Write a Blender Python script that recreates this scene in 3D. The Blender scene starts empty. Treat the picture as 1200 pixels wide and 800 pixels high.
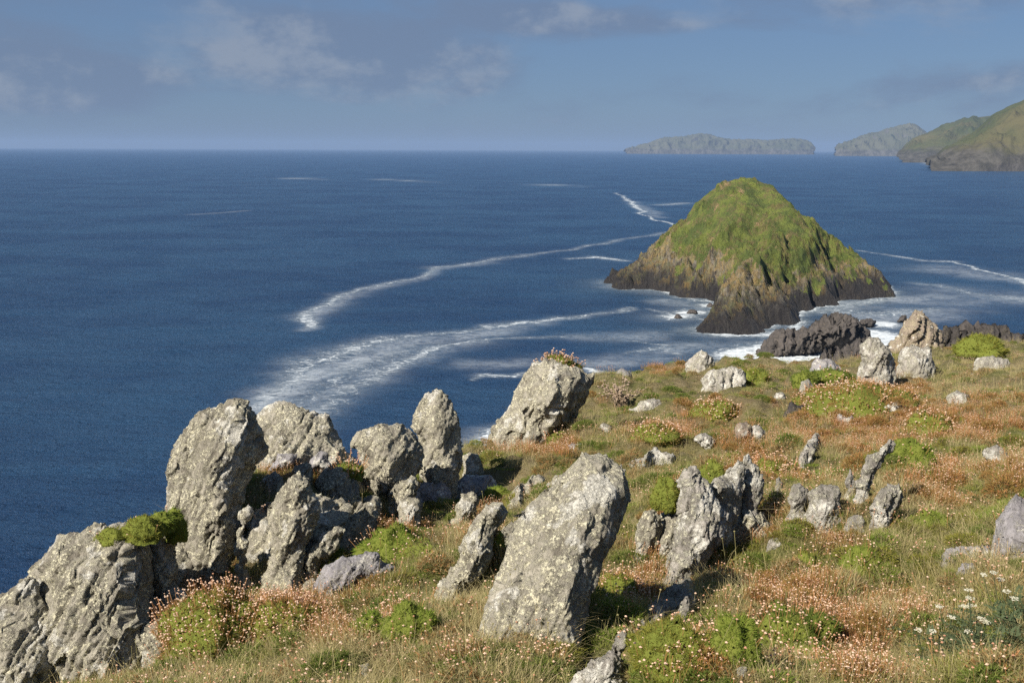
import bpy, math, random
import numpy as np
from mathutils import Matrix, Vector
from mathutils.geometry import delaunay_2d_cdt

# ------------------------------------------------------------------ camera, world, sun, exposure
scene = bpy.context.scene
col = scene.collection
EYE = 60.0                                   # eye height above the sea
F = 1167.0                                   # focal length in photograph pixels (1200 wide)
PITCH = math.atan(225.5 / F)
ROLL = math.radians(0.24)
cam_d = bpy.data.cameras.new('camera')
cam = bpy.data.objects.new('camera', cam_d)
col.objects.link(cam)
cam_d.sensor_width = 36.0
cam_d.lens = 36.0 * F / 1200.0
cam_d.clip_start = 0.1
cam_d.clip_end = 120000
cam.matrix_world = (Matrix.Translation((0, 0, EYE)) @ Matrix.Rotation(math.pi / 2 - PITCH, 4, 'X')
                    @ Matrix.Rotation(ROLL, 4, 'Z'))
scene.camera = cam

SUN_EL = math.radians(38)
SUN_VEC = Vector((-0.71, -0.70, 0)).normalized()
SUN_AZ = math.atan2(SUN_VEC.x, SUN_VEC.y)    # clockwise from +Y
sun_dir = Vector((SUN_VEC.x * math.cos(SUN_EL), SUN_VEC.y * math.cos(SUN_EL), math.sin(SUN_EL)))
sd = bpy.data.lights.new('sun', 'SUN')
sd.energy = 5.0
sd.angle = math.radians(0.6)
sd.color = (1.0, 0.93, 0.82)
sun = bpy.data.objects.new('sun', sd)
col.objects.link(sun)
sun.rotation_euler = sun_dir.to_track_quat('Z', 'Y').to_euler()

world = bpy.data.worlds.new('World')
scene.world = world
world.use_nodes = True
wn, wl = world.node_tree.nodes, world.node_tree.links
wn.clear()
w_out = wn.new('ShaderNodeOutputWorld')
w_bg = wn.new('ShaderNodeBackground')
w_bg.inputs['Strength'].default_value = 0.062
sky = wn.new('ShaderNodeTexSky')
sky.sky_type = 'NISHITA'
sky.sun_disc = False
sky.sun_elevation = SUN_EL
sky.sun_rotation = SUN_AZ
sky.altitude = 60
sky.air_density = 1.0
sky.dust_density = 0.5
sky.ozone_density = 3.5

def wmath(op, a, b=None, c=None):
    n = wn.new('ShaderNodeMath'); n.operation = op; n.use_clamp = False
    for i, v in enumerate((a, b, c)):
        if v is None: continue
        if isinstance(v, (int, float)): n.inputs[i].default_value = v
        else: wl.new(v, n.inputs[i])
    return n.outputs[0]
tc = wn.new('ShaderNodeTexCoord')
sep = wn.new('ShaderNodeSeparateXYZ'); wl.new(tc.outputs['Generated'], sep.inputs[0])
# broken cloud: soft noise over the whole sky, gathered into a few banks
def wnoise(scale, det, rough, off, sq=(1, 1, 2.2), dist=0.0):
    n = wn.new('ShaderNodeTexNoise'); n.inputs['Scale'].default_value = scale; n.inputs['Detail'].default_value = det
    n.inputs['Roughness'].default_value = rough; n.inputs['Distortion'].default_value = dist
    m = wn.new('ShaderNodeMapping'); m.inputs['Location'].default_value = off; m.inputs['Scale'].default_value = sq
    wl.new(tc.outputs['Generated'], m.inputs[0]); wl.new(m.outputs[0], n.inputs['Vector']); return n.outputs['Fac']
def wstep(v, a, b, lo=0.0, hi=1.0):
    n = wn.new('ShaderNodeMapRange'); n.interpolation_type = 'SMOOTHSTEP'; wl.new(v, n.inputs['Value'])
    n.inputs['From Min'].default_value = a; n.inputs['From Max'].default_value = b
    n.inputs['To Min'].default_value = lo; n.inputs['To Max'].default_value = hi; return n.outputs[0]
def bank(az, el, raz, rel):
    # soft elliptical bank round an azimuth / elevation (degrees), flattened towards the horizon
    m = wn.new('ShaderNodeMapping'); a_, e_ = math.radians(az), math.radians(el)
    m.inputs['Location'].default_value = (-math.sin(a_) * math.cos(e_) / math.radians(raz), -math.cos(a_) * math.cos(e_) / math.radians(raz), -math.sin(e_) / math.radians(rel))
    m.inputs['Scale'].default_value = (1 / math.radians(raz), 1 / math.radians(raz), 1 / math.radians(rel))
    wl.new(tc.outputs['Generated'], m.inputs[0])
    l = wn.new('ShaderNodeVectorMath'); l.operation = 'LENGTH'; wl.new(m.outputs[0], l.inputs[0])
    return wstep(l.outputs['Value'], .2, 1.3, 1.0, 0.0)
base_c = wnoise(3.2, 8, .58, (3.1, 1.2, .4), (1, 1, 3.2), .3)
banks = wmath('MAXIMUM', wmath('MAXIMUM', bank(-9.5, 5.2, 10, 3.2), wmath('MULTIPLY', bank(-23, 3.6, 8, 2.2), .7)), wmath('MULTIPLY', bank(22, 8.0, 16, 2.6), .8))
banks = wmath('MAXIMUM', banks, wmath('MULTIPLY', bank(4, 6.8, 9, 1.2), .8))
cm = wstep(wmath('ADD', base_c, wmath('MULTIPLY', banks, .24)), .49, .70)
lit = wstep(wmath('ADD', wnoise(9.0, 7, .6, (7.3, 4.4, 2), (1, 1, 1.6)), wmath('MULTIPLY', banks, .10)), .52, .68)
ccol = wn.new('ShaderNodeMixRGB'); ccol.inputs[1].default_value = (1.36, 1.84, 2.8, 1); ccol.inputs[2].default_value = (2.5, 2.85, 3.5, 1)
wl.new(lit, ccol.inputs[0])
tint = wn.new('ShaderNodeMixRGB'); tint.blend_type = 'MULTIPLY'; tint.inputs[0].default_value = 1
tint.inputs[2].default_value = (0.50, 0.60, 0.74, 1)
wl.new(sky.outputs[0], tint.inputs[1])
veil = wn.new('ShaderNodeMixRGB'); veil.inputs[0].default_value = .66; veil.inputs[2].default_value = (1.12, 1.78, 3.0, 1)
wl.new(tint.outputs[0], veil.inputs[1])
cmix = wn.new('ShaderNodeMixRGB')
wl.new(wmath('MULTIPLY', cm, 0.75), cmix.inputs[0])
wl.new(veil.outputs[0], cmix.inputs[1]); wl.new(ccol.outputs[0], cmix.inputs[2])
wl.new(cmix.outputs[0], w_bg.inputs['Color']); wl.new(w_bg.outputs[0], w_out.inputs[0])

scene.view_settings.view_transform = 'Standard'
scene.view_settings.look = 'None'
scene.view_settings.exposure = 0.95
scene.view_settings.gamma = 1.0
scene.render.engine = 'CYCLES'
scene.render.resolution_x, scene.render.resolution_y = 1024, 682
scene.cycles.volume_bounces = 1
world.cycles.sampling_method = 'NONE'       # an even sky needs no importance map
scene.cycles.use_denoising = False
scene.cycles.sample_clamp_direct = 1.6
scene.cycles.adaptive_threshold = 0.005
scene.cycles.sample_clamp_indirect = 2.0
scene.cycles.max_bounces = 5
scene.cycles.use_light_tree = False

rng = np.random.default_rng(7)
random.seed(7)
# ------------------------------------------------------------------ pixel <-> world
CM = np.array(cam.matrix_world)[:3, :3]
def ray(px, py):
    d = CM @ np.array([(px - 600) / F, (400 - py) / F, -1.0])
    return d
def at(px, py, Y):
    d = ray(px, py)
    return np.array([0, 0, EYE]) + d * (Y / d[1])
def project(P):
    q = (np.asarray(P) - np.array([0, 0, EYE])) @ CM
    w = np.maximum(-q[..., 2], 1e-3)
    return 600 + F * q[..., 0] / w, 400 - F * q[..., 1] / w
def on_sea(px, py, z=0.0):
    d = ray(px, py)
    return np.array([0, 0, EYE]) + d * ((z - EYE) / min(d[2], -1e-4))

# ------------------------------------------------------------------ numpy noise
_perm = rng.permutation(256); _perm = np.concatenate([_perm] * 3)
_g = rng.normal(size=(256, 3)); _g /= np.linalg.norm(_g, axis=1)[:, None]
def perlin(P):
    P = np.asarray(P, float)
    i = np.floor(P).astype(int); f = P - i; i &= 255
    u = f * f * f * (f * (f * 6 - 15) + 10)
    out = 0
    for a in (0, 1):
        for b in (0, 1):
            for c in (0, 1):
                h = _perm[_perm[_perm[i[..., 0] + a] + i[..., 1] + b] + i[..., 2] + c]
                g = _g[h]
                v = g[..., 0] * (f[..., 0] - a) + g[..., 1] * (f[..., 1] - b) + g[..., 2] * (f[..., 2] - c)
                w = (u[..., 0] if a else 1 - u[..., 0]) * (u[..., 1] if b else 1 - u[..., 1]) * (u[..., 2] if c else 1 - u[..., 2])
                out = out + v * w
    return out * 1.5
def fbm(P, oct=4, gain=.5):
    a, s, o = 1.0, 0, 0
    P = np.asarray(P, float)
    for k in range(oct):
        o = o + a * perlin(P * 2 ** k + 17.3 * k); a *= gain
    return o
def ridged(P, oct=4, gain=.5):
    a, o = 1.0, 0
    P = np.asarray(P, float)
    for k in range(oct):
        o = o + a * (1 - 2 * np.abs(perlin(P * 2 ** k + 31.7 * k))); a *= gain
    return o
def worley(P):
    P = np.asarray(P, float)
    i = np.floor(P).astype(int); f = P - i
    d1 = np.full(P.shape[:-1], 9.0); d2 = d1.copy(); cid = np.zeros(P.shape[:-1], int); vx = np.zeros(P.shape[:-1]); vy = vx.copy(); vz = vx.copy()
    for a in (-1, 0, 1):
        for b in (-1, 0, 1):
            for c in (-1, 0, 1):
                h = _perm[_perm[_perm[(i[..., 0] + a) & 255] + ((i[..., 1] + b) & 255)] + ((i[..., 2] + c) & 255)]
                g = _g[h] * .45 + .5 + np.array([a, b, c]) - f
                d = np.sqrt((g * g).sum(-1))
                nw = d < d1
                d2 = np.where(nw, d1, np.minimum(d2, d)); cid = np.where(nw, h, cid); vx = np.where(nw, g[..., 0], vx); vy = np.where(nw, g[..., 1], vy); vz = np.where(nw, g[..., 2], vz); d1 = np.where(nw, d, d1)
    worley.v = (vx, vy, vz)
    return d1, d2, cid
def n2(x, y, s, z=0.0):
    return np.stack([np.asarray(x, float) * s, np.asarray(y, float) * s, np.zeros_like(np.asarray(x, float)) + z], -1)
def sstep(a, b, x):
    t = np.clip((x - a) / (b - a), 0, 1); return t * t * (3 - 2 * t)

# ------------------------------------------------------------------ mesh / tag helpers
def mesh_from(name, V, Fc, mats=(), smooth=True, fmat=None):
    V = np.asarray(V, np.float32); Fc = np.asarray(Fc, np.int32)
    me = bpy.data.meshes.new(name)
    n = Fc.shape[1]
    me.vertices.add(len(V)); me.vertices.foreach_set('co', V.ravel())
    me.loops.add(Fc.size); me.loops.foreach_set('vertex_index', Fc.ravel())
    me.polygons.add(len(Fc))
    me.polygons.foreach_set('loop_start', np.arange(0, Fc.size, n, dtype=np.int32))
    me.polygons.foreach_set('loop_total', np.full(len(Fc), n, np.int32))
    for m in mats: me.materials.append(m)
    if fmat is not None: me.polygons.foreach_set('material_index', np.asarray(fmat, np.int32))
    me.polygons.foreach_set('use_smooth', np.full(len(Fc), smooth, bool))
    me.update(calc_edges=True)
    return me
def link(name, me, parent=None):
    o = bpy.data.objects.new(name, me); col.objects.link(o)
    if parent is not None: o.parent = parent
    return o
def tag(o, label=None, cat=None, group=None, kind=None):
    if label: o['label'] = label
    if cat: o['category'] = cat
    if group: o['group'] = group
    if kind: o['kind'] = kind
    return o
def grid_faces(nr, nc, wrap=False):
    r = np.arange(nr - 1)[:, None]; c = np.arange(nc if wrap else nc - 1)[None, :]
    c2 = (c + 1) % nc
    a = r * nc + c
    return np.stack([a, r * nc + c2, (r + 1) * nc + c2, (r + 1) * nc + c], -1).reshape(-1, 4)
def set_attr(me, name, vals):
    at_ = me.attributes.new(name, 'FLOAT', 'POINT'); at_.data.foreach_set('value', np.asarray(vals, np.float32).ravel())

# ------------------------------------------------------------------ materials
class NT:
    def __init__(s, name):
        s.m = bpy.data.materials.new(name); s.m.use_nodes = True
        s.n, s.l = s.m.node_tree.nodes, s.m.node_tree.links; s.n.clear()
        s.out = s.n.new('ShaderNodeOutputMaterial')
        s.geo = s.n.new('ShaderNodeNewGeometry')
        s.pos = s.geo.outputs['Position']
    def put(s, sock, v):
        if hasattr(v, 'is_output'): s.l.new(v, sock)
        elif isinstance(v, tuple): sock.default_value = v if len(v) == len(sock.default_value) else tuple(v) + (1,)
        else: sock.default_value = v
    def noise(s, scale, detail=5, rough=.55, vec=None, dist=0.0, off=None, squash=None):
        n = s.n.new('ShaderNodeTexNoise')
        v = vec or s.pos
        if off or squash: v = s.map(v, off or (0, 0, 0), squash or (1, 1, 1))
        s.l.new(v, n.inputs['Vector'])
        n.inputs['Scale'].default_value = scale; n.inputs['Detail'].default_value = detail
        n.inputs['Roughness'].default_value = rough; n.inputs['Distortion'].default_value = dist
        return n.outputs['Fac']
    def map(s, v, loc=(0, 0, 0), sc=(1, 1, 1), rot=(0, 0, 0)):
        m = s.n.new('ShaderNodeMapping'); s.l.new(v, m.inputs[0])
        m.inputs['Location'].default_value = loc; m.inputs['Scale'].default_value = sc; m.inputs['Rotation'].default_value = rot
        return m.outputs[0]
    def vor(s, scale, feat='F1', vec=None):
        n = s.n.new('ShaderNodeTexVoronoi'); n.feature = feat; s.l.new(vec or s.pos, n.inputs['Vector'])
        n.inputs['Scale'].default_value = scale
        return n.outputs['Distance']
    def rng(s, v, a, b, lo=0.0, hi=1.0):
        n = s.n.new('ShaderNodeMapRange'); n.interpolation_type = 'SMOOTHSTEP'; s.put(n.inputs['Value'], v)
        n.inputs['From Min'].default_value = a; n.inputs['From Max'].default_value = b
        n.inputs['To Min'].default_value = lo; n.inputs['To Max'].default_value = hi
        return n.outputs[0]
    def math(s, op, a, b=0.0):
        n = s.n.new('ShaderNodeMath'); n.operation = op; s.put(n.inputs[0], a); s.put(n.inputs[1], b); return n.outputs[0]
    def mix(s, f, a, b, blend='MIX'):
        n = s.n.new('ShaderNodeMixRGB'); n.blend_type = blend
        s.put(n.inputs[0], f); s.put(n.inputs[1], a); s.put(n.inputs[2], b); return n.outputs[0]
    def bump(s, h, dist, strength=1.0, prev=None):
        n = s.n.new('ShaderNodeBump'); s.put(n.inputs['Height'], h)
        n.inputs['Distance'].default_value = dist; n.inputs['Strength'].default_value = strength
        if prev is not None: s.l.new(prev, n.inputs['Normal'])
        return n.outputs[0]
    def attr(s, name):
        n = s.n.new('ShaderNodeAttribute'); n.attribute_name = name; return n.outputs['Fac']
    def bsdf(s, colr, rough=.9, normal=None, spec=.2, **kw):
        n = s.n.new('ShaderNodeBsdfPrincipled'); s.put(n.inputs['Base Color'], colr); s.put(n.inputs['Roughness'], rough)
        s.put(n.inputs['Specular IOR Level'], spec)
        if normal is not None: s.l.new(normal, n.inputs['Normal'])
        for k, v in kw.items(): s.put(n.inputs[k], v)
        return n.outputs[0]
    def done(s, sh):
        s.l.new(sh, s.out.inputs[0]); return s.m

def rock_mat(name, base, dark, lichen, white=.25, lich=.6, scale=1.0, strat=True):
    t = NT(name)
    obj = t.n.new('ShaderNodeTexCoord').outputs['Object']
    sv = t.map(obj, rot=(0, math.radians(-28), 0), sc=(1, .6, .22))
    c = t.mix(t.rng(t.noise(3.2 * scale, 6, .6, vec=sv), .35, .65), dark, base)
    c = t.mix(t.rng(t.noise(14 * scale, 6, .7, vec=sv), .42, .6, 0, .5), c, tuple(x * 1.25 for x in base))
    # crustose lichen in rough patches
    l1 = t.rng(t.noise(8 * scale, 9, .75, vec=obj), .5 - .09 * lich, .56 - .05 * lich)
    l2 = t.rng(t.noise(42 * scale, 5, .75, vec=obj), .42, .56)
    lm = t.math('MULTIPLY', l1, t.math('MULTIPLY', l2, min(1, .35 + lich)))
    lc = t.mix(t.noise(9 * scale, 3, .5, vec=obj), lichen, tuple(x * y for x, y in zip(lichen, (1.25, 1.2, 1.1))))
    c = t.mix(lm, c, lc)
    # white crusts
    if lich <= 0: white = -1.2
    w = t.rng(t.noise(4.1 * scale, 9, .62, vec=t.map(obj, loc=(3, 5, 1))), .60 - .10 * white, .64 - .09 * white)
    c = t.mix(t.math('MULTIPLY', w, .8), c, (.56, .54, .48))
    # black specks
    b = t.rng(t.noise(22 * scale, 6, .75, vec=t.map(obj, loc=(9, 2, 4))), .55, .63)
    c = t.mix(t.math('MULTIPLY', b, .5), c, (.045, .042, .036))
    h = t.math('ADD', t.noise(30 * scale, 9, .72, vec=obj), t.math('MULTIPLY', t.noise(11 * scale, 6, .65, vec=sv), 1.6))
    n1 = t.bump(h, .030 / scale, .9)
    n2_ = t.bump(lm, .006 / scale, 1.0, n1)
    return t.done(t.bsdf(c, .95, n2_, .12))

M = {}
M['rock'] = rock_mat('lichened_rock', (.32, .295, .24), (.14, .125, .10), (.46, .44, .34), .4, .85)
M['rock_pale'] = rock_mat('pale_rock', (.32, .295, .26), (.17, .155, .135), (.38, .37, .30), .6, .7)
M['rock_grey'] = rock_mat('grey_slate', (.27, .255, .26), (.16, .15, .155), (.38, .37, .33), .35, .25)
M['rock_brown'] = rock_mat('brown_rock', (.25, .20, .155), (.11, .09, .075), (.36, .32, .22), .1, .5)
M['rock_dark'] = rock_mat('dark_rock', (.075, .066, .062), (.03, .028, .028), (.15, .13, .09), .0, .0, .25)

# sea rock / islet: black tide zone, brown and ochre rock, grass
def islet_mat():
    t = NT('islet_ground')
    sp = t.n.new('ShaderNodeSeparateXYZ'); t.l.new(t.pos, sp.inputs[0]); z = sp.outputs[2]
    sv = t.map(t.pos, rot=(0, math.radians(-32), math.radians(10)), sc=(1, .5, .16))
    rk = t.mix(t.rng(t.noise(.55, 8, .68, vec=sv), .38, .62), (.040, .036, .034), (.21, .18, .14))
    rk = t.mix(t.rng(t.noise(.16, 6, .6), .5, .62, 0, .55), rk, (.15, .145, .13))
    rk = t.mix(t.rng(t.noise(.9, 8, .82, vec=sv), .50, .55, 0, .75), rk, (.30, .27, .22))
    rk = t.mix(t.rng(t.noise(.5, 9, .82, vec=t.map(sv, loc=(3, 3, 3))), .53, .57, 0, .85), rk, (.022, .02, .02))
    zn = t.math('ADD', z, t.math('MULTIPLY', t.math('SUBTRACT', t.noise(.07, 5, .6), .5), 34))
    och = t.math('MULTIPLY', t.rng(t.noise(.35, 7, .72, vec=sv), .44, .58), t.math('MULTIPLY', t.rng(zn, 4, 14), 1.0))
    rk = t.mix(t.math('MULTIPLY', och, .8), rk, t.mix(t.noise(1.2, 4), (.34, .21, .06), (.30, .26, .15)))
    blk = t.rng(z, 3, 15, 1.0, 0.0)
    zb = t.math('ADD', z, t.math('MULTIPLY', t.math('SUBTRACT', t.noise(.16, 5, .6), .5), 14))
    rk = t.mix(t.math('MULTIPLY', t.rng(zb, 5, 14, 1.0, 0.0), .9), rk, (.022, .020, .022))
    oc2 = t.math('MULTIPLY', t.rng(t.noise(.42, 9, .8, vec=t.map(sv, loc=(7, 1, 2))), .46, .53), t.rng(zn, 2, 12))
    rk = t.mix(t.math('MULTIPLY', oc2, .42), rk, t.mix(t.rng(t.noise(.2, 5, .7), .45, .55), (.36, .24, .07), (.22, .22, .09)))
    gr = t.attr('grass')
    gm = t.rng(t.math('ADD', gr, t.math('MULTIPLY', t.math('SUBTRACT', t.noise(.5, 8, .72), .5), 1.1)), .42, .58)
    gc = t.mix(t.rng(t.noise(.11, 5, .6), .38, .62), (.085, .115, .028), (.165, .195, .040))
    gc = t.mix(t.rng(t.noise(.16, 9, .82), .50, .56, 0, .8), gc, (.16, .125, .055))
    gc = t.mix(t.rng(t.noise(.45, 8, .85, off=(4, 0, 2)), .55, .60, 0, .6), gc, (.045, .06, .02))
    gc = t.mix(t.rng(t.noise(.12, 9, .8, off=(1, 7, 3)), .60, .62), gc, (.28, .20, .10))
    gc = t.mix(t.rng(t.noise(.30, 8, .8, off=(8, 2, 3)), .665, .675), gc, (.42, .40, .36))
    c = t.mix(gm, rk, gc)
    hh = t.math('ADD', t.noise(.9, 9, .75, vec=sv), t.math('MULTIPLY', t.noise(.8, 8, .8), .7))
    nn = t.bump(hh, 2.4, 1.0)
    return t.done(t.bsdf(c, t.mix(blk, (.9, .9, .9), (.55, .55, .55)), nn, .25))
M['islet'] = islet_mat()

def far_mat(name, g1, g2, rock, zc, s=1.0):
    t = NT(name)
    sp = t.n.new('ShaderNodeSeparateXYZ'); t.l.new(t.pos, sp.inputs[0]); z = sp.outputs[2]
    c = t.mix(t.rng(t.noise(.0035 * s, 6, .6), .35, .65), g1, g2)
    nz = t.n.new('ShaderNodeSeparateXYZ'); t.l.new(t.geo.outputs['Normal'], nz.inputs[0])
    steep = t.rng(nz.outputs[2], .45, .70, 1.0, 0.0)
    low = t.rng(t.math('ADD', z, t.math('MULTIPLY', t.noise(.012 * s, 6, .65), -zc)), 0, zc * .5, 1.0, 0.0)
    m = t.math('MAXIMUM', steep, t.math('MULTIPLY', low, .9))
    rk = t.mix(t.rng(t.noise(.03 * s, 7, .7, squash=(1, 1, .4)), .35, .65), rock, tuple(x * .4 for x in rock))
    c = t.mix(m, c, rk)
    return t.done(t.bsdf(c, .95, t.bump(t.noise(.02 * s, 8, .7), 22 / s, .8), .1))
M['headland'] = far_mat('headland_ground', (.055, .066, .028), (.095, .085, .04), (.085, .078, .07), 90)
M['farland'] = far_mat('far_island_ground', (.075, .082, .055), (.10, .10, .07), (.11, .105, .10), 90, .5)  # greens greyed: part of the distance haze is put into these colours

def ground_mat():
    t = NT('turf_ground')
    g = t.attr('lush'); th = t.attr('thrift'); cl = t.attr('cliff')
    c = t.mix(t.rng(t.noise(1.3, 7, .65), .38, .62), (.17, .135, .075), (.12, .115, .045))
    c = t.mix(t.rng(t.noise(9, 6, .7), .45, .65, 0, .7), c, (.24, .20, .12))
    c = t.mix(t.math('MULTIPLY', g, .75), c, (.085, .105, .022))
    c = t.mix(t.math('MULTIPLY', th, .5), c, (.20, .115, .06))
    c = t.mix(t.rng(t.noise(26, 5, .7), .56, .7, 0, .7), c, (.05, .04, .025))
    rk = t.mix(t.rng(t.noise(1.2, 8, .65, squash=(1, 1, .3)), .35, .65), (.05, .045, .04), (.20, .18, .15))
    c = t.mix(cl, c, rk)
    h = t.math('ADD', t.noise(22, 8, .7), t.noise(60, 4, .7))
    return t.done(t.bsdf(c, 1.0, t.bump(h, .04, .9), .05))
M['ground'] = ground_mat()

def leaf_mat(name, ca, cb, trans=.45, scale=1.5, rough=.7, cc=None):
    t = NT(name)
    oi = t.n.new('ShaderNodeObjectInfo').outputs['Random']
    isl = t.geo.outputs['Random Per Island']
    c = t.mix(t.rng(t.noise(scale, 4, .6), .3, .7), ca, cb)
    c = t.mix(t.math('MULTIPLY', oi, .6), c, cb)
    if cc: c = t.mix(t.rng(isl, .72, .8), c, cc)
    c = t.mix(t.rng(isl, 0, 1, 0, .55), c, tuple(x * .6 for x in ca))
    d = t.bsdf(c, rough, None, .15)
    tr = t.n.new('ShaderNodeBsdfTranslucent'); t.put(tr.inputs[0], c)
    mx = t.n.new('ShaderNodeMixShader'); mx.inputs[0].default_value = trans
    t.l.new(d, mx.inputs[1]); t.l.new(tr.outputs[0], mx.inputs[2])
    return t.done(mx.outputs[0])
M['grass_green'] = leaf_mat('green_grass_blade', (.21, .25, .05), (.36, .34, .10), cc=(.42, .35, .17))
M['grass_straw'] = leaf_mat('straw_grass_blade', (.58, .48, .27), (.46, .38, .18), cc=(.22, .23, .06))
M['grass_short'] = leaf_mat('turf_blade', (.32, .27, .11), (.38, .30, .16), cc=(.15, .18, .035))
M['thrift_stalk'] = leaf_mat('thrift_stalk', (.50, .21, .08), (.50, .29, .13), cc=(.24, .22, .07))
M['thrift_head'] = leaf_mat('thrift_seed_head', (.62, .38, .25), (.66, .50, .38), trans=.2, cc=(.45, .20, .11))
M['leaf_green'] = leaf_mat('cushion_leaf_green', (.17, .26, .03), (.25, .30, .05), scale=5)
M['leaf_yellow'] = leaf_mat('cushion_leaf_yellow', (.23, .25, .035), (.30, .27, .06), scale=5)
M['leaf_dark'] = leaf_mat('cushion_leaf_dark', (.10, .16, .025), (.16, .20, .04), scale=5)
M['leaf_brown'] = leaf_mat('cushion_leaf_brown', (.19, .13, .075), (.15, .14, .05), scale=5)
M['leaf_orange'] = leaf_mat('cushion_leaf_orange', (.40, .19, .07), (.32, .25, .08), scale=5, cc=(.20, .24, .05))
M['leaf_blue'] = leaf_mat('grey_green_leaf', (.085, .115, .055), (.13, .16, .08), scale=5)
M['umbel'] = leaf_mat('white_umbel', (.55, .53, .44), (.42, .40, .28), trans=.15, scale=5)
M['dead'] = leaf_mat('dead_plant', (.26, .19, .13), (.34, .26, .19), trans=.1, scale=5)

def moss_core():
    t = NT('cushion_core'); c = t.mix(t.noise(14, 5), (.09, .115, .02), (.15, .16, .035))
    return t.done(t.bsdf(c, 1, t.bump(t.noise(60, 5), .02), .05))
M['core'] = moss_core()

def sea_mat():
    t = NT('sea_water')
    foam = t.attr('foam'); turb = t.attr('turb')
    # ripples: wind from the left-back, several lengths
    v1 = t.map(t.pos, rot=(0, 0, math.radians(12)), sc=(.7, 1, 1))
    v2 = t.map(t.pos, rot=(0, 0, math.radians(-22)), sc=(.75, 1, 1))
    h0 = t.noise(.30, 5, .65, vec=v2)
    h1 = t.noise(.75, 5, .62, vec=v1, dist=.3)
    h2 = t.noise(2.6, 5, .65, vec=v2, dist=.4)
    nn = t.bump(h0, 3.4, 1.0)
    nn = t.bump(h1, 2.0, 1.0, nn)
    nn = t.bump(h2, 0.7, 1.0, nn)
    deep = t.mix(t.rng(t.noise(.012, 7, .7, vec=v1), .38, .62), (.012, .045, .118), (.024, .074, .158))
    deep = t.mix(turb, deep, (.05, .095, .13))
    # foam: broken into streaks and lace
    swell = t.noise(.05, 5, .62, vec=t.map(t.pos, rot=(0, 0, math.radians(12)), sc=(.4, 1, 1)))
    nn = t.bump(swell, 7.0, .5, nn)
    lace = t.vor(.33, 'DISTANCE_TO_EDGE', vec=t.map(t.pos, rot=(0, 0, .3), sc=(.8, 1.3, 1)))
    fn = t.noise(.35, 8, .75, vec=t.map(t.pos, rot=(0, 0, math.radians(-15)), sc=(.75, 1, 1)), dist=1.2)
    f2 = t.noise(2.2, 5, .7)
    k = t.math('ADD', foam, t.math('MULTIPLY', t.math('SUBTRACT', fn, .5), 1.5))
    k = t.math('ADD', k, t.math('MULTIPLY', t.math('SUBTRACT', f2, .5), .7))
    k = t.math('ADD', k, t.math('MULTIPLY', t.rng(lace, 0, .12, .12, -.10), t.rng(foam, .02, .2)))
    fm = t.math('MULTIPLY', t.rng(k, .30, .95), t.rng(foam, .03, .25))
    film = t.math('MULTIPLY', t.math('MAXIMUM', t.attr('film'), t.math('MULTIPLY', foam, .5)), t.rng(t.math('ADD', fn, t.math('MULTIPLY', f2, .4)), .50, .85, .15, .85))
    fm = t.math('MAXIMUM', fm, film)
    # scattered whitecaps
    wc = t.math('MULTIPLY', t.rng(t.noise(.11, 6, .7, vec=v2, off=(5, 1, 0)), .70, .74), t.rng(t.noise(.9, 3, .6), .45, .6))
    fm = t.math('MAXIMUM', fm, t.math('MULTIPLY', wc, .6))
    w = t.bsdf(deep, .34, nn, .45, IOR=1.333)
    f = t.bsdf((.60, .64, .66), .8, None, .2)
    mx = t.n.new('ShaderNodeMixShader'); t.put(mx.inputs[0], t.math('MULTIPLY', fm, .92))
    t.l.new(w, mx.inputs[1]); t.l.new(f, mx.inputs[2])
    return t.done(mx.outputs[0])
M['sea'] = sea_mat()

# ------------------------------------------------------------------ foreground ground: control points (photo pixel, distance ahead)
GP = [(0, 860, 6.0), (200, 805, 5.6), (400, 800, 4.9), (600, 800, 4.6), (900, 800, 4.5), (1200, 800, 4.4),
      (100, 800, 6.9), (190, 735, 7.4), (300, 705, 6.9), (370, 692, 7.1), (600, 700, 6.2), (900, 700, 5.9), (1200, 700, 5.6),
      (270, 695, 7.3), (345, 688, 7.4), (400, 640, 8.0), (310, 598, 8.6), (450, 600, 9.0), (600, 600, 9.0), (900, 600, 8.2), (1200, 600, 7.4),
      (300, 555, 9.0), (350, 550, 9.2), (400, 552, 9.6), (440, 572, 10.2), (520, 560, 12.3), (600, 540, 13), (800, 540, 12), (1000, 540, 11), (1200, 540, 10),
      (620, 515, 15), (700, 480, 18), (900, 480, 17.5), (1200, 480, 15),
      (700, 452, 21), (760, 434, 24), (850, 428, 26), (950, 432, 26), (1050, 425, 27), (1130, 412, 27.5), (1250, 405, 28)]
gp = np.array([at(*p) for p in GP] + [np.array(p) for p in ((0, 0, 58.3), (-6, 0, 57.3), (8, 0, 58.7), (0, -12, 59.5), (-18, -12, 57), (25, -10, 61), (32, 8, 59), (-12, 6, 55))])
def _kern(a, b): return np.sqrt(((a[:, None, :] - b[None, :, :]) ** 2).sum(-1) + .6)
_n = len(gp); _A = np.zeros((_n + 3, _n + 3)); _A[:_n, :_n] = _kern(gp[:, :2], gp[:, :2])
_A[:_n, _n] = 1; _A[:_n, _n + 1:] = gp[:, :2]; _A[_n:, :_n] = _A[:_n, _n:].T
_w = np.linalg.solve(_A, np.concatenate([gp[:, 2], np.zeros(3)]))
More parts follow.
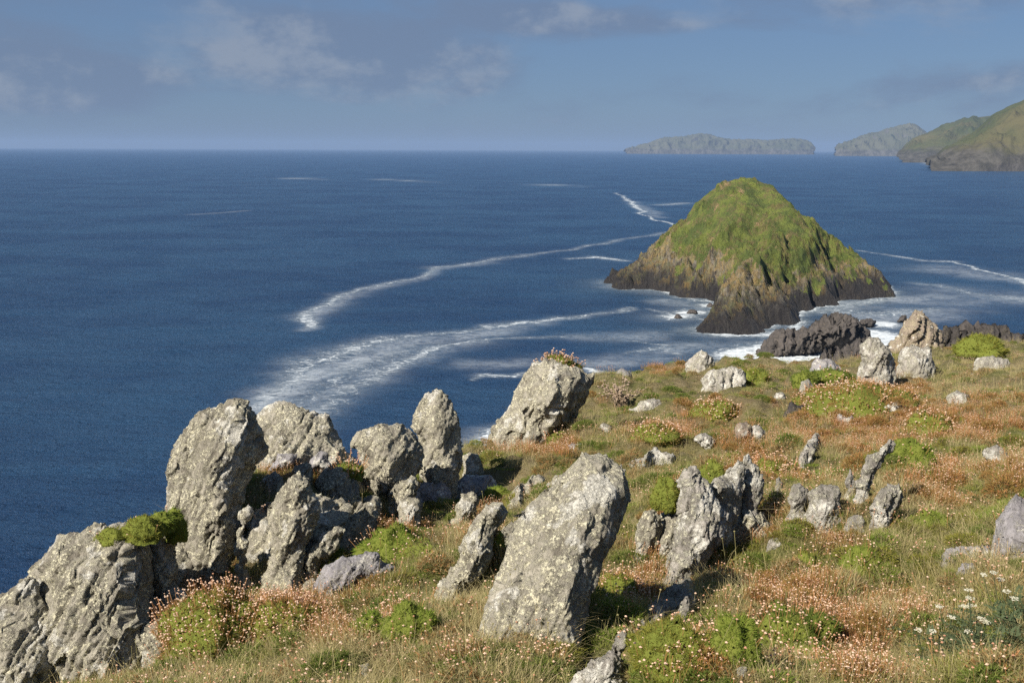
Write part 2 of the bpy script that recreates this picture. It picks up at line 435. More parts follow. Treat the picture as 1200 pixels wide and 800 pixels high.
EDGE = [(-300, 900, 6.1), (0, 840, 6.8), (60, 800, 7.0), (150, 760, 7.3), (190, 730, 7.8), (240, 650, 8.8), (300, 560, 10.0), (350, 553, 10.6), (400, 555, 11.2), (430, 570, 12.0), (520, 555, 13.2), (575, 540, 14.2),
        (620, 518, 16), (660, 480, 19.5), (700, 452, 22), (760, 434, 25), (850, 428, 27), (950, 432, 27.5), (1050, 425, 29), (1150, 412, 30), (1300, 405, 31)]
ea = np.array([at(*p)[:2] for p in EDGE])
e_th = np.concatenate([[-180, -80], np.degrees(np.arctan2(ea[:, 0], ea[:, 1])), [60, 90, 180]])
e_r = np.concatenate([[400, 14], np.hypot(ea[:, 0], ea[:, 1]), [45, 90, 400]])
def terrain(x, y, detail=True):
    x = np.asarray(x, float); y = np.asarray(y, float); sh = x.shape
    q = np.stack([x.ravel(), y.ravel()], -1)
    r = np.hypot(q[:, 0], q[:, 1]); th = np.degrees(np.arctan2(q[:, 0], q[:, 1]))
    re = np.interp(th, e_th, e_r)
    # evaluate plateau no farther than a little beyond the edge
    rc = np.minimum(r, np.minimum(re + 3, 40)); sc = rc / np.maximum(r, 1e-6); qc = q * sc[:, None]
    z = np.empty(len(q))
    for i in range(0, len(q), 50000):
        b = qc[i:i + 50000]
        z[i:i + 50000] = _kern(b, gp[:, :2]) @ _w[:_n] + _w[_n] + b @ _w[_n + 1:]
    d = np.maximum(r - re, 0)
    k = np.interp(th, [-30, 5, 14, 60], [1.6, 1.2, .75, .6])
    drop = k * (np.sqrt(d * d + .8) - .894) * 1.05
    lump = fbm(n2(q[:, 0], q[:, 1], .35, 3.3), 3) * .28 + fbm(n2(q[:, 0], q[:, 1], 1.1, 1.3), 3) * .13
    w1, w2, _c = worley(n2(q[:, 0], q[:, 1], 2.3, 4.4) + .25 * fbm(n2(q[:, 0], q[:, 1], 1.9, 7.7), 2)[:, None])
    lump = lump + (.45 - w1) * .22
    if detail: lump = lump + fbm(n2(q[:, 0], q[:, 1], 6, 5.1), 3) * .018
    lump = lump * np.clip(r / 3, .2, 1) * (1 + d * .25)
    crag = np.where(d > 0, ridged(n2(q[:, 0], q[:, 1], .12, 8), 4) * np.minimum(d, 20) * .12, 0)
    z = z - drop + np.clip(lump, -6, 6) + crag
    return np.maximum(z, -6).reshape(sh)
def hit(px, py):
    d = ray(px, py); t = np.geomspace(2, 60, 900)
    P = np.array([0, 0, EYE]) + d[None, :] * t[:, None]
    below = P[:, 2] < terrain(P[:, 0], P[:, 1], False)
    i = int(np.argmax(below)) if below.any() else len(t) - 1
    return P[i]

# ------------------------------------------------------------------ vegetation patches, (kind, px, py, rx, ry)
PATCH = [('thrift', 360, 722, 95, 45), ('thrift', 250, 705, 60, 20), ('thrift', 400, 560, 30, 20), ('thrift', 830, 482, 45, 13), ('thrift', 770, 506, 45, 14), ('thrift', 1020, 468, 85, 26),
         ('thrift', 1000, 508, 120, 22), ('thrift', 900, 545, 45, 20), ('thrift', 880, 612, 40, 26), ('thrift', 1140, 492, 80, 26), ('thrift', 1000, 745, 85, 55),
         ('thrift', 930, 690, 60, 20), ('thrift', 640, 520, 60, 14), ('thrift', 790, 620, 25, 40), ('thrift', 760, 660, 25, 30), ('thrift', 640, 505, 40, 18),
         ('thrift', 1100, 570, 40, 30), ('thrift', 800, 780, 35, 20), ('thrift', 740, 690, 35, 25), ('thrift', 560, 610, 25, 20), ('thrift', 470, 618, 35, 12),
         ('thrift', 770, 432, 30, 8), ('thrift', 980, 640, 40, 14), ('thrift', 330, 555, 28, 20), ('thrift', 1180, 560, 30, 20), ('thrift', 860, 520, 40, 10), ('thrift', 1060, 440, 30, 14),
         ('green', 720, 700, 60, 50), ('green', 480, 700, 60, 30), ('green', 640, 780, 30, 25), ('green', 1120, 560, 70, 60), ('green', 930, 640, 90, 35), ('green', 760, 432, 45, 12),
         ('green', 1060, 520, 50, 22), ('green', 870, 440, 30, 12), ('green', 940, 560, 40, 20), ('green', 720, 500, 30, 12), ('green', 800, 740, 60, 30), ('green', 920, 500, 50, 12),
         ('green', 1050, 650, 80, 40), ('green', 1150, 740, 70, 50), ('green', 480, 600, 30, 10), ('green', 700, 745, 40, 25), ('green', 460, 655, 60, 20), ('green', 870, 665, 50, 25), ('green', 1180, 610, 40, 25),
         ('straw', 450, 770, 110, 45), ('straw', 570, 740, 60, 50), ('straw', 1100, 700, 110, 50), ('straw', 1150, 440, 80, 22), ('straw', 680, 492, 35, 18), ('straw', 730, 455, 30, 14),
         ('straw', 950, 600, 60, 30), ('straw', 1060, 590, 80, 30), ('straw', 1080, 640, 60, 30), ('straw', 1180, 680, 60, 60), ('straw', 620, 770, 40, 30), ('straw', 1120, 535, 70, 16),
         ('short', 540, 580, 90, 32), ('short', 800, 470, 90, 32), ('short', 850, 505, 60, 20), ('short', 700, 540, 60, 18), ('short', 470, 620, 60, 18), ('short', 360, 560, 60, 25),
         ('short', 660, 560, 60, 20), ('short', 900, 470, 50, 20), ('short', 780, 530, 60, 14)]
BARE = [(795, 700, 24, 34), (768, 735, 26, 20), (742, 756, 24, 14), (700, 800, 60, 60), (865, 790, 16, 14), (425, 788, 16, 10), (325, 792, 26, 12), (600, 748, 36, 12), (415, 690, 50, 16),
        (955, 612, 36, 10), (1030, 612, 32, 10), (1180, 640, 40, 14), (800, 655, 40, 18), (520, 712, 18, 10), (828, 520, 16, 8), (880, 508, 20, 8), (1165, 540, 22, 8), (1122, 470, 16, 8),
        (345, 640, 60, 50), (170, 770, 30, 30), (845, 456, 34, 8), (1160, 430, 26, 6), (560, 575, 60, 10)]
def bare(x, y, z):
    px, py = project(np.stack([x, y, z], -1)); m = np.zeros_like(x)
    for cx, cy, rx, ry in BARE: m = np.maximum(m, 1 - sstep(.6, 1.1, np.hypot((px - cx) / rx, (py - cy) / ry)))
    return m
def biome(x, y, z):
    px, py = project(np.stack([x, y, z], -1))
    W = {k: np.zeros_like(x) for k in ('thrift', 'green', 'straw', 'short')}
    wob = fbm(n2(x, y, 1.4, 2.2), 3) * .55
    for k, cx, cy, rx, ry in PATCH:
        d = np.hypot((px - cx) / rx, (py - cy) / ry) + wob
        W[k] = np.maximum(W[k], 1 - sstep(.65, 1.25, d))
    a = fbm(n2(x, y, .8, 11), 4); b = fbm(n2(x, y, .9, 23), 4); c = fbm(n2(x, y, 1.1, 37), 4)
    W['thrift'] = np.clip(W['thrift'] + sstep(.35, .8, a) * .6, 0, 1)
    W['green'] = np.clip(W['green'] * .8 + sstep(-.1, .6, b) * .6, 0, 1)
    W['straw'] = np.clip(W['straw'] * .8 + sstep(0, .7, c) * .5, 0, 1)
    W['green'] *= 1 - .6 * W['thrift']
    return W

# ground sheet: polar about the viewpoint, fine where the photo looks
th = np.concatenate([np.arange(-180, -40, 5.0), np.arange(-40, 40, .16), np.arange(40, 180, 5.0)])
rr = np.concatenate([[.02, .6, 1.2, 1.8], np.geomspace(2.4, 34, 220), np.geomspace(35, 400, 60)])
RT, TT = np.meshgrid(rr, np.radians(th), indexing='ij')
GX, GY = RT * np.sin(TT), RT * np.cos(TT)
GZ = terrain(GX, GY)
me = mesh_from('ground', np.stack([GX, GY, GZ], -1).reshape(-1, 3), grid_faces(len(rr), len(th), True)[:, ::-1], [M['ground']])
Wg = biome(GX.ravel(), GY.ravel(), GZ.ravel())
vis = (np.abs(TT) < math.radians(38)).ravel()
set_attr(me, 'lush', np.where(vis, Wg['green'], .5)); set_attr(me, 'thrift', np.where(vis, Wg['thrift'], .2))
re_ = np.interp(np.degrees(TT.ravel()), e_th, e_r)
set_attr(me, 'cliff', sstep(3, 7, RT.ravel() - re_))
tag(link('ground', me), 'grassy clifftop slope with turf, thrift and bare earth', kind='structure')

# ------------------------------------------------------------------ islet
ITOP = np.array([(700, 338), (716, 327), (722, 320), (735, 312), (748, 303), (762, 292), (778, 278), (795, 258), (806, 247), (820, 233), (835, 221), (850, 212), (862, 208.5), (872, 207.5),
                 (885, 209), (898, 213), (912, 222), (925, 236), (940, 249), (958, 263), (975, 274), (990, 285), (1004, 298), (1016, 308), (1026, 313), (1033, 322), (1040, 336), (1048, 345)], float)
IBASE = np.array([(700, 334), (716, 334), (740, 337), (770, 337), (800, 340), (830, 346), (850, 352), (880, 352), (905, 356), (925, 360), (945, 359), (962, 352), (985, 347), (1020, 346), (1040, 344), (1048, 345)], float)
def islet_h(x, y):
    # column angle expressed as photo x at the islet's distance
    pxc = 600 + F * (x / y) * math.cos(PITCH) * 1.0
    pxc = pxc * 1.0
    top = np.interp(pxc, ITOP[:, 0], ITOP[:, 1]); bas = np.interp(pxc, IBASE[:, 0], IBASE[:, 1])
    Yf = EYE / np.tan(PITCH + np.arctan((bas + (pxc - 600) * math.tan(ROLL) - 400) / F))
    u = np.clip((pxc - 712) / (1046 - 712), 0, 1)
    dep = 8 + 62 * np.sin(np.pi * u) ** .8
    Yc = Yf + dep
    # the crest wobbles forwards and back
    zc = EYE - Yc * np.tan(PITCH + np.arctan((top + (pxc - 600) * math.tan(ROLL) - 400) / F))
    s = np.clip((y - Yf) / dep, -1, 1)
    sb = np.clip((Yc + dep * 1.1 - y) / (dep * 1.1), -1, 1)
    fr = np.where(s > 0, .58 * np.power(np.maximum(s, 0), .55) + .42 * np.sin(np.maximum(s, 0) * np.pi / 2), s * 3)
    bk = np.where(sb > 0, .6 * np.power(np.maximum(sb, 0), .6) + .4 * np.sin(np.maximum(sb, 0) * np.pi / 2), sb * 3)
    h = np.where(y < Yc, np.where(fr > 0, fr * zc, fr * 6), np.where(bk > 0, bk * zc, bk * 6))
    outside = np.maximum(722 - pxc, pxc - 1038)
    h = np.where(outside > 0, np.minimum(h, -outside * .4), h)
    return h
def crag(x, y, a, b, ha, hb, wa, wb, p=1.0):
    ax, ay = a; bx, by = b
    t = np.clip(((x - ax) * (bx - ax) + (y - ay) * (by - ay)) / ((bx - ax) ** 2 + (by - ay) ** 2), 0, 1)
    d = np.hypot(x - ax - t * (bx - ax), y - ay - t * (by - ay))
    w = wa + (wb - wa) * t
    return (ha + (hb - ha) * t) * (1 - np.power(d / w, p))
def sp2(px, py): return tuple(on_sea(px, py)[:2])
CR = [(sp2(908, 350), sp2(868, 374), 26, 13, 20, 9, 1.2), (sp2(868, 374), sp2(850, 387), 13, 3, 9, 5, 1), (sp2(905, 350), sp2(897, 374), 22, 8, 15, 9, 1.1),
      (sp2(880, 368), sp2(872, 386), 12, 4, 9, 6, 1), (sp2(930, 345), sp2(940, 353), 26, 12, 20, 12, 1.1),
      (sp2(750, 331), sp2(729, 331), 7, 3, 9, 4, 1), (sp2(740, 337), sp2(732, 336), 4, 2, 5, 3, 1), (sp2(800, 338), sp2(822, 347), 14, 6, 12, 7, 1),
      (sp2(1000, 338), sp2(1030, 341), 12, 5, 14, 6, 1)]
def islet_full(x, y):
    wx_ = fbm(n2(x, y, .045, 12), 3) * 3.2 + fbm(n2(x, y, .2, 13), 2) * .9; wy_ = fbm(n2(x, y, .045, 14), 3) * 4.5 + fbm(n2(x, y, .2, 15), 2) * 1.3
    x = x + wx_; y = y + wy_
    h = islet_h(x, y)
    for c in CR: h = np.maximum(h, crag(x, y, *c))
    return h
xs = np.arange(30, 215, .58); ys = np.arange(325, 590, .68)
X, Y = np.meshgrid(xs, ys)
ITOP0 = ITOP.copy()
# ribs of the rock run up and to the right: noise squeezed across the strata
ca, sa = math.cos(math.radians(40)), math.sin(math.radians(40))
def strata(P, s, sq=.22):
    a = P[..., 0] * ca - P[..., 2] * sa; b = P[..., 0] * sa + P[..., 2] * ca
    return np.stack([a * s, P[..., 1] * s * .55, b * s * sq], -1)
for _it in range(5):
    H0 = islet_full(X, Y)
    P = np.stack([X, Y, H0], -1)
    rockz = 1 - sstep(16, 34, H0 + fbm(P * .04, 3) * 12)
    amp = (.16 + 1.1 * rockz) * sstep(-6, 4, H0)
    R1 = ridged(strata(P, .075), 4, .55) - .6
    R2 = ridged(strata(P, .33, .3), 3, .6) - .5
    R3 = ridged(strata(P, .9, .4), 2, .6) - .5
    D = amp * (R1 * 2.2 + R2 * .9 + R3 * .8) + fbm(P * .42, 3) * .4 * sstep(3, 12, H0) + np.clip(fbm(P * .16 + 50, 4) - .45, 0, .25) * 6 * sstep(14, 24, H0) + fbm(P * .05, 3) * 1.3 * sstep(0, 20, H0)
    d1, d2, ci = worley(strata(P, .16, .35))
    D += amp * (((ci % 17) / 17.0) - .5) * 3.0
    H1 = H0 + D
    X1 = X - D * .45; Y1 = Y - D * .6 * sstep(0, 10, H0)
    # compare the outline with the one measured and correct the crest line
    _px, _py = project(np.stack([X1, Y1, H1], -1)); _ok = H0 > 4
    _dl = np.zeros(len(ITOP))
    for _j, (_tx, _ty) in enumerate(ITOP0):
        _m = _ok & (np.abs(_px - _tx) < 2.5)
        if _m.any() and _it < 4 and 720 < _tx < 1040: _dl[_j] = float(np.clip((_ty - _py[_m].min()) * .8, -3, 3))
    _dl = np.convolve(np.pad(_dl, 1, 'edge'), [.25, .5, .25], 'valid'); ITOP[:, 1] += _dl
mk = (H0 > -5)
idx = -np.ones(X.size, int); keep = mk.ravel(); idx[keep] = np.arange(keep.sum())
Fq = grid_faces(len(ys), len(xs)); Fq = Fq[keep[Fq].all(1)]
me = mesh_from('islet', np.stack([X1, Y1, H1], -1).reshape(-1, 3)[keep], idx[Fq], [M['islet']])
pxI, pyI = project(np.stack([X1, Y1, H1], -1))
# grass: high ground, lower limit dips to the right of centre as in the photo
lim = np.interp(pxI, [720, 790, 830, 870, 920, 960, 1000, 1030], [24, 14, 12, 11, 10, 10, 9, 9])
gr = sstep(-7, 6, H1 - lim + fbm(P * .035, 4) * 9 + fbm(strata(P, .22, .3), 3) * 9) - .55 * sstep(.15, .9, R2) * .6
gr = np.where(pxI < np.interp(pyI, [210, 240, 330], [845, 822, 770]), gr * .92, gr)
set_attr(me, 'grass', gr.ravel()[keep])
tag(link('islet', me), 'large steep islet with grassy green top and dark rocky foot in the sea', 'islet')

# ------------------------------------------------------------------ far land
def far_land(name, label, tops, D, depth, mat, amp, seed, kind='structure', cat=None, nx=260, ny=90):
    tops = np.array(tops, float)
    u = np.linspace(0, 1, nx); v = np.linspace(-.55, 1, ny)
    px = tops[0, 0] + (tops[-1, 0] - tops[0, 0]) * u
    tp = np.interp(px, tops[:, 0], tops[:, 1])
    P0 = np.array([at(a, b, D) for a, b in zip(px, tp)])
    V = []
    for vi in v:
        s = 1 - abs(vi) / (.55 if vi < 0 else 1)
        prof = .45 * max(s, 0) ** .42 + .55 * math.sin(max(s, 0) * math.pi / 2)
        k = 1 + vi * depth / D
        x = P0[:, 0] * k; y = np.full(nx, D + vi * depth)
        zt = EYE + (P0[:, 2] - EYE) * (1.0)
        q = np.stack([x / 1000 * 3, y / 1000 * 3, np.full(nx, seed * 3.7)], -1)
        z = zt * prof + (ridged(q * 1.6, 5, .55) - .7) * amp * (1 - s ** 3 * .8) * min(1, s * 4)
        if s <= 0.001: z = np.full(nx, -12.0)
        V.append(np.stack([x + perlin(q * 2.3) * amp * .8, y, np.where(zt < 4, np.minimum(z, zt), z) - 2], -1))
    me = mesh_from(name, np.array(V).reshape(-1, 3), grid_faces(ny, nx), [M[mat]])
    return tag(link(name, me), label, cat, None, kind)
far_land('island', 'long low hazy island on the horizon, nearest the middle of the picture',
         [(733, 178), (745, 174), (765, 167), (780, 162), (795, 162), (808, 160), (820, 157), (832, 159), (845, 163), (860, 165), (880, 164.5), (900, 166), (920, 164), (938, 164), (948, 168), (953, 176)],
         14500, 1300, 'farland', 60, 1, None, 'island')
far_land('island', 'domed hazy island between the long low island and the headland',
         [(980, 174), (995, 167), (1010, 161), (1025, 157), (1040, 152), (1055, 148), (1068, 146), (1076, 148), (1083, 154), (1090, 163), (1100, 172)],
         11500, 1500, 'farland', 60, 2, None, 'island')
far_land('hills', 'hazy green hillside running down to the sea behind the near headland',
         [(1056, 181), (1064, 172), (1075, 164), (1090, 157), (1105, 150), (1120, 143), (1140, 139), (1160, 138), (1200, 130), (1300, 122), (1500, 120), (1560, 150)],
         6200, 2000, 'headland', 45, 3)
far_land('headland', 'steep green headland with rocky cliffs at the right edge of the view',
         [(1088, 193), (1098, 188), (1106, 180), (1120, 168), (1135, 157), (1150, 146), (1165, 135), (1180, 127), (1200, 118), (1240, 104), (1300, 90), (1450, 80), (1600, 75), (1650, 150)],
         3500, 900, 'headland', 30, 4, nx=420, ny=140)

# ------------------------------------------------------------------ sea
th = np.concatenate([np.arange(-180, -38, 6.0), np.arange(-38, 38, .11), np.arange(38, 180, 6.0)])
rr = np.concatenate([[1, 40, 70], np.geomspace(90, 1500, 400), np.geomspace(1530, 43000, 90)])
RT, TT = np.meshgrid(rr, np.radians(th), indexing='ij')
SX, SY = RT * np.sin(TT), RT * np.cos(TT)
SZ = np.zeros_like(SX)
for k in range(13):
    wl_ = 5.5 * 1.11 ** k
    ang = math.radians(rng.normal(-78, 26)); ph = rng.uniform(0, 6.28)
    kx, ky = math.cos(ang) * 2 * math.pi / wl_, math.sin(ang) * 2 * math.pi / wl_
    fade = 1 - sstep(wl_ * 50, wl_ * 130, RT)
    SZ += fade * wl_ * .004 * (1 - np.abs(np.sin((SX * kx + SY * ky + ph) / 2)) * 2)
inb = (SX > 20) & (SX < 225) & (SY > 300) & (SY < 610)
LH = np.full(SX.shape, -30.0); LH[inb] = islet_full(SX[inb], SY[inb])
SROCK = [((884, 417), (1012, 392), 9), ((1004, 378), (1032, 379), 4), ((790, 371), (796, 370), 2), ((806, 366), (814, 365), 2.2), ((829, 358), (835, 357), 1.5), ((960, 418), (1060, 400), 7)]
foam = np.exp(-np.maximum(-LH, 0) / 4.0) * .85
foam *= sstep(-.6, .25, fbm(n2(SX, SY, .03, 4), 3))
for a, b, w in SROCK:
    pa, pb = sp2(*a), sp2(*b)
    d = crag(SX, SY, pa, pb, 1, 1, w, w) * -1 * w       # = distance beyond w
    foam = np.maximum(foam, .85 * np.exp(-np.maximum(d, 0) / 5.5))
def seg_foam(pts, base, film_=False):
    global foam, film
    for (a, b) in zip(pts[:-1], pts[1:]):
        A_, B_ = sp2(a[0], a[1]), sp2(b[0], b[1])
        ax, ay = A_; bx, by = B_
        L2 = (bx - ax) ** 2 + (by - ay) ** 2
        wx = wob_x; wy = wob_y
        t = np.clip(((wx - ax) * (bx - ax) + (wy - ay) * (by - ay)) / L2, 0, 1)
        d = np.hypot(wx - ax - t * (bx - ax), wy - ay - t * (by - ay))
        dist = math.hypot((ax + bx) / 2, (ay + by) / 2)
        ux = abs(bx - ax) / math.sqrt(L2)
        w = (a[2] + (b[2] - a[2]) * t) * (ux * dist * dist / (EYE * F) * .8 + (1 - ux) * dist / F * 1.5)     # half-width given in pixels of picture height
        s = a[3] + (b[3] - a[3]) * t
        if film_: film = np.maximum(film, s * np.exp(-(d / w) ** 2))
        else: foam = np.maximum(foam, s * np.exp(-(d / w) ** 2))
wob_x = SX + fbm(n2(SX, SY, .02, 6), 4) * 7; wob_y = SY + fbm(n2(SX, SY, .02, 9), 4) * 9
STREAK = [
 [(350, 384, 5, .6), (352, 374, 8, .62), (375, 358, 5, .58), (420, 343, 3.5, .52), (470, 327, 3.2, .52), (520, 313, 2.2, .5), (560, 306, 1.5, .5), (610, 300, 1.2, .45), (660, 292, 1.2, .45), (720, 283, 1.1, .42), (785, 271, 1, .4)],
 [(285, 478, 10, .5), (330, 445, 14, .52), (380, 418, 12, .52), (440, 402, 8, .52), (500, 390, 5, .5), (570, 381, 3, .55), (640, 376, 2.5, .68), (700, 367, 1.5, .5), (755, 364, 1.2, .48)],
 [(340, 500, 20, .42), (400, 470, 18, .42), (450, 435, 9, .55), (500, 413, 5, .6), (560, 398, 3, .6), (620, 392, 2.2, .5), (690, 390, 1.8, .4), (745, 396, 2, .4), (790, 408, 3, .45)],
 [(330, 480, 22, .38), (420, 430, 20, .42), (480, 410, 12, .38), (560, 400, 8, .3)],
 [(548, 445, 2, .5), (560, 438, 4, .68), (605, 438, 3, .7), (640, 432, 3, .5), (690, 430, 4, .7), (735, 440, 5, .7)],
 [(545, 530, 9, .75), (570, 520, 10, .8), (600, 500, 6, .5)],
 [(660, 304, 1, .6), (690, 301, 1.8, .75), (712, 303, 1.6, .7), (735, 305, 1.2, .6)],
 [(722, 226, 1, .6), (732, 232, 1.2, .7), (745, 240, 2.6, .7), (752, 250, 1.6, .7), (770, 258, 1.2, .8), (790, 264, 1, .7)],
 [(775, 240, 1.2, .5), (800, 238, 1.2, .5)],
 [(1008, 293, 1.2, .6), (1040, 300, 1.5, .65), (1075, 305, 1.4, .45), (1110, 306, 1.6, .6), (1140, 313, 3, .7), (1165, 320, 2.5, .65), (1195, 326, 3, .65), (1215, 340, 4, .6)],
 [(1075, 332, 3, .4), (1100, 335, 4, .45), (1160, 345, 5, .4), (1200, 350, 6, .45)],
 [(1040, 346, 3, .6), (1000, 356, 4, .5), (965, 366, 4, .5), (1040, 368, 5, .5), (1100, 362, 4, .42)],
 [(790, 348, 1.4, .45), (820, 352, 2, .5), (850, 352, 3, .55)],
 [(770, 363, 1.5, .4), (800, 372, 3, .5), (830, 378, 3, .5)],
 [(812, 388, 3, .6), (836, 392, 4, .8), (880, 395, 4, .8), (915, 386, 4, .8), (935, 376, 3, .7)],
 [(860, 415, 4, .55), (890, 424, 6, .75), (940, 418, 7, .85), (1000, 412, 5, .8)],
 [(740, 410, 2, .45), (775, 408, 3, .5), (800, 415, 3, .5)],
 [(690, 368, 1.2, .45), (757, 362, 1.1, .5)],
 [(340, 209, .6, .5), (375, 210, .6, .5)], [(440, 210, .7, .4), (500, 213, .7, .5)], [(620, 216, .8, .45), (680, 218, .8, .5)], [(225, 251, .8, .35), (290, 247, .8, .35)],
 [(1060, 187, .25, .5), (1085, 190, .3, .7), (1100, 195, .3, .7)]]
FILM = [[(280, 482, 14, .62), (330, 455, 20, .62), (380, 432, 18, .6), (440, 413, 12, .55), (500, 399, 9, .45), (580, 386, 6, .4), (650, 376, 4, .3)],
        [(320, 505, 16, .45), (380, 470, 20, .5), (430, 445, 14, .45), (480, 422, 9, .4), (560, 402, 6, .3)],
        [(345, 386, 7, .55), (360, 370, 9, .5), (420, 345, 6, .4), (520, 314, 3.5, .3), (620, 298, 2, .25)],
        [(560, 425, 7, .3), (640, 420, 8, .32), (700, 425, 9, .4), (760, 415, 10, .38), (830, 405, 10, .45), (900, 420, 12, .55), (1000, 410, 12, .6)],
        [(780, 352, 5, .3), (830, 358, 7, .4), (850, 372, 6, .4)], [(960, 362, 8, .5), (1030, 352, 8, .5), (1080, 350, 10, .4), (1150, 345, 10, .35), (1210, 350, 10, .4)],
        [(1040, 372, 9, .5), (1100, 365, 9, .4)], [(1100, 315, 8, .3), (1160, 322, 8, .4), (1210, 332, 8, .4)], [(545, 530, 14, .6), (590, 510, 12, .6)],
        [(740, 236, 5, .3), (775, 255, 4, .35)], [(680, 392, 6, .25), (760, 392, 8, .3)]]
film = .6 * np.clip(np.exp(-np.maximum(-LH, 0) / 6.0) - .14, 0, 1)
for s_ in STREAK: seg_foam(s_, 0)
for s_ in FILM: seg_foam(s_, 0, True)
film *= .45 + .55 * sstep(-.5, .5, fbm(n2(SX, SY, .06, 31), 4))
turb = np.clip(np.exp(-np.maximum(-LH, 0) / 14) * .5 + sstep(.1, .6, foam) * .35, 0, 1)
me = mesh_from('sea', np.stack([SX, SY, SZ], -1).reshape(-1, 3), grid_faces(len(rr), len(th), True)[:, ::-1], [M['sea']])
set_attr(me, 'foam', foam); set_attr(me, 'film', film); set_attr(me, 'turb', turb)
tag(link('sea', me), 'deep blue rippled sea with pale foam streaks', kind='structure')

# ------------------------------------------------------------------ rocks
def inside_dist(poly, q):
    a = poly; b = np.roll(poly, -1, 0)
    ab = b - a; t = np.clip(((q[:, None] - a) * ab).sum(-1) / np.maximum((ab ** 2).sum(-1), 1e-9), 0, 1)
    d = np.sqrt(((q[:, None] - a - t[..., None] * ab) ** 2).sum(-1)).min(1)
    c = ((a[:, 1] > q[:, None, 1]) != (b[:, 1] > q[:, None, 1])) & (q[:, None, 0] < (b[:, 0] - a[:, 0]) * (q[:, None, 1] - a[:, 1]) / (b[:, 1] - a[:, 1] + 1e-9) + a[:, 0])
    return d, (c.sum(1) % 2) == 1
dg = None
def rock(label, poly, mat='rock', Y=None, base=None, th=.45, tilt=.25, inner=None, name='boulder', cat='rock', sink=34, rough=1.0, vox=1.0, lean=25, group=None, pieces=1.0, lie=False):
    poly = np.array(poly, float)
    if lie: sink = 0
    ymax = poly[:, 1].max()
    if Y is None:
        if base is None:
            k = poly[:, 1] > ymax - 10; base = (poly[k, 0].mean(), ymax - 1)
        Y = hit(*base)[1]
    mpp = Y / F                                         # metres per photo pixel
    low = poly[:, 1] > ymax - .16 * (ymax - poly[:, 1].min()) - 3
    c = poly.mean(0); poly = c + (poly - c) * np.array([1.05, 1.03]); h_ = ymax - poly[:, 1].min()
    if sink:
        poly[low, 1] += max(sink, (.30 if sink > 10 else .12) * h_)
        poly[low, 0] = c[0] + (poly[low, 0] - c[0]) * (1.16 if sink > 10 else 1.05)
    # roughen the outline
    a, b = poly, np.roll(poly, -1, 0); out = []
    for p, q in zip(a, b):
        L = np.hypot(*(q - p)); n = max(1, int(L / 7)); nrm = np.array([q[1] - p[1], p[0] - q[0]]) / max(L, 1e-6)
        for i in range(n):
            s = p + (q - p) * i / n
            out.append(s + (nrm * rng.normal() * min(3.0, L * .09) if i else 0))
    out = np.array(out)
    W = np.ptp(out[:, 0]); Hh = np.ptp(out[:, 1]); R = min(W, Hh)
    if inner is None:
        n = int(np.clip(W * Hh / (R * R) * 9, 6, 26)); pts = []
        for _ in range(400):
            q = np.array([[rng.uniform(out[:, 0].min(), out[:, 0].max()), rng.uniform(out[:, 1].min(), out[:, 1].max())]])
            d, ok = inside_dist(out, q)
            if ok[0] and d[0] > R * .09 and all(np.hypot(*(q[0] - p[:2])) > R * .17 for p in pts):
                pts.append(np.array([q[0][0], q[0][1], min(1, (d[0] / (R * .26)) ** .6) * rng.uniform(.55, 1.15)]))
                if len(pts) >= n: break
        inn = np.array([(p[0], p[1], p[2] * th * R * mpp) for p in pts]) if pts else np.array([(c[0], c[1], th * R * mpp)])
    else:
        inn = np.array([(p[0], p[1], p[2]) for p in inner], float)
        if sink > 10:      # carry the body down into the ground
            dm = np.median(inn[:, 2])
            ex = [(c[0] + f_ * W, ymax + e_, dm * 1.1) for f_ in (-.28, 0, .28) for e_ in (-.06 * h_, .10 * h_)]
            ex = [e for e in ex if inside_dist(out, np.array([e[:2]]))[1][0] and np.hypot(inn[:, 0] - e[0], inn[:, 1] - e[1]).min() > R * .15]
            if ex: inn = np.concatenate([inn, np.array(ex)])
    # a shoulder just inside the outline, so the edges are blunt and the faces flat
    ring = []
    for i_ in range(0, len(out), 2):
        e = out[(i_ + 1) % len(out)] - out[i_ - 1]; e = np.array([e[1], -e[0]]) / max(np.hypot(*e), 1e-6)
        for sg in (1, -1):
            q = out[i_] + sg * e * R * rng.uniform(.07, .12)
            d, ok = inside_dist(out, q[None])
            if ok[0] and d[0] > R * .055 and np.hypot(inn[:, 0] - q[0], inn[:, 1] - q[1]).min() > R * .09 and all(np.hypot(*(q - g[:2])) > R * .08 for g in ring):
                k_ = np.argmin(np.hypot(inn[:, 0] - q[0], inn[:, 1] - q[1]))
                ring.append(np.array([q[0], q[1], inn[k_, 2] * rng.uniform(.45, .8)])); break
    if ring: inn = np.concatenate([inn, np.array(ring)])
    allp = np.concatenate([out, inn[:, :2]])
    vs, es, fs, ov, oe, of = delaunay_2d_cdt([Vector((p[0], -p[1])) for p in allp], [], [list(range(len(out)))[::-1]], 1, 1e-4)
    vs = np.array([(v[0], -v[1]) for v in vs]); N = len(vs)
    off = np.zeros(N); isin = np.zeros(N, bool)
    for i, o_ in enumerate(ov):
        for k in o_:
            if k >= len(out): off[i] = inn[k - len(out), 2]; isin[i] = True
    zb = at(c[0], ymax, Y)[2]
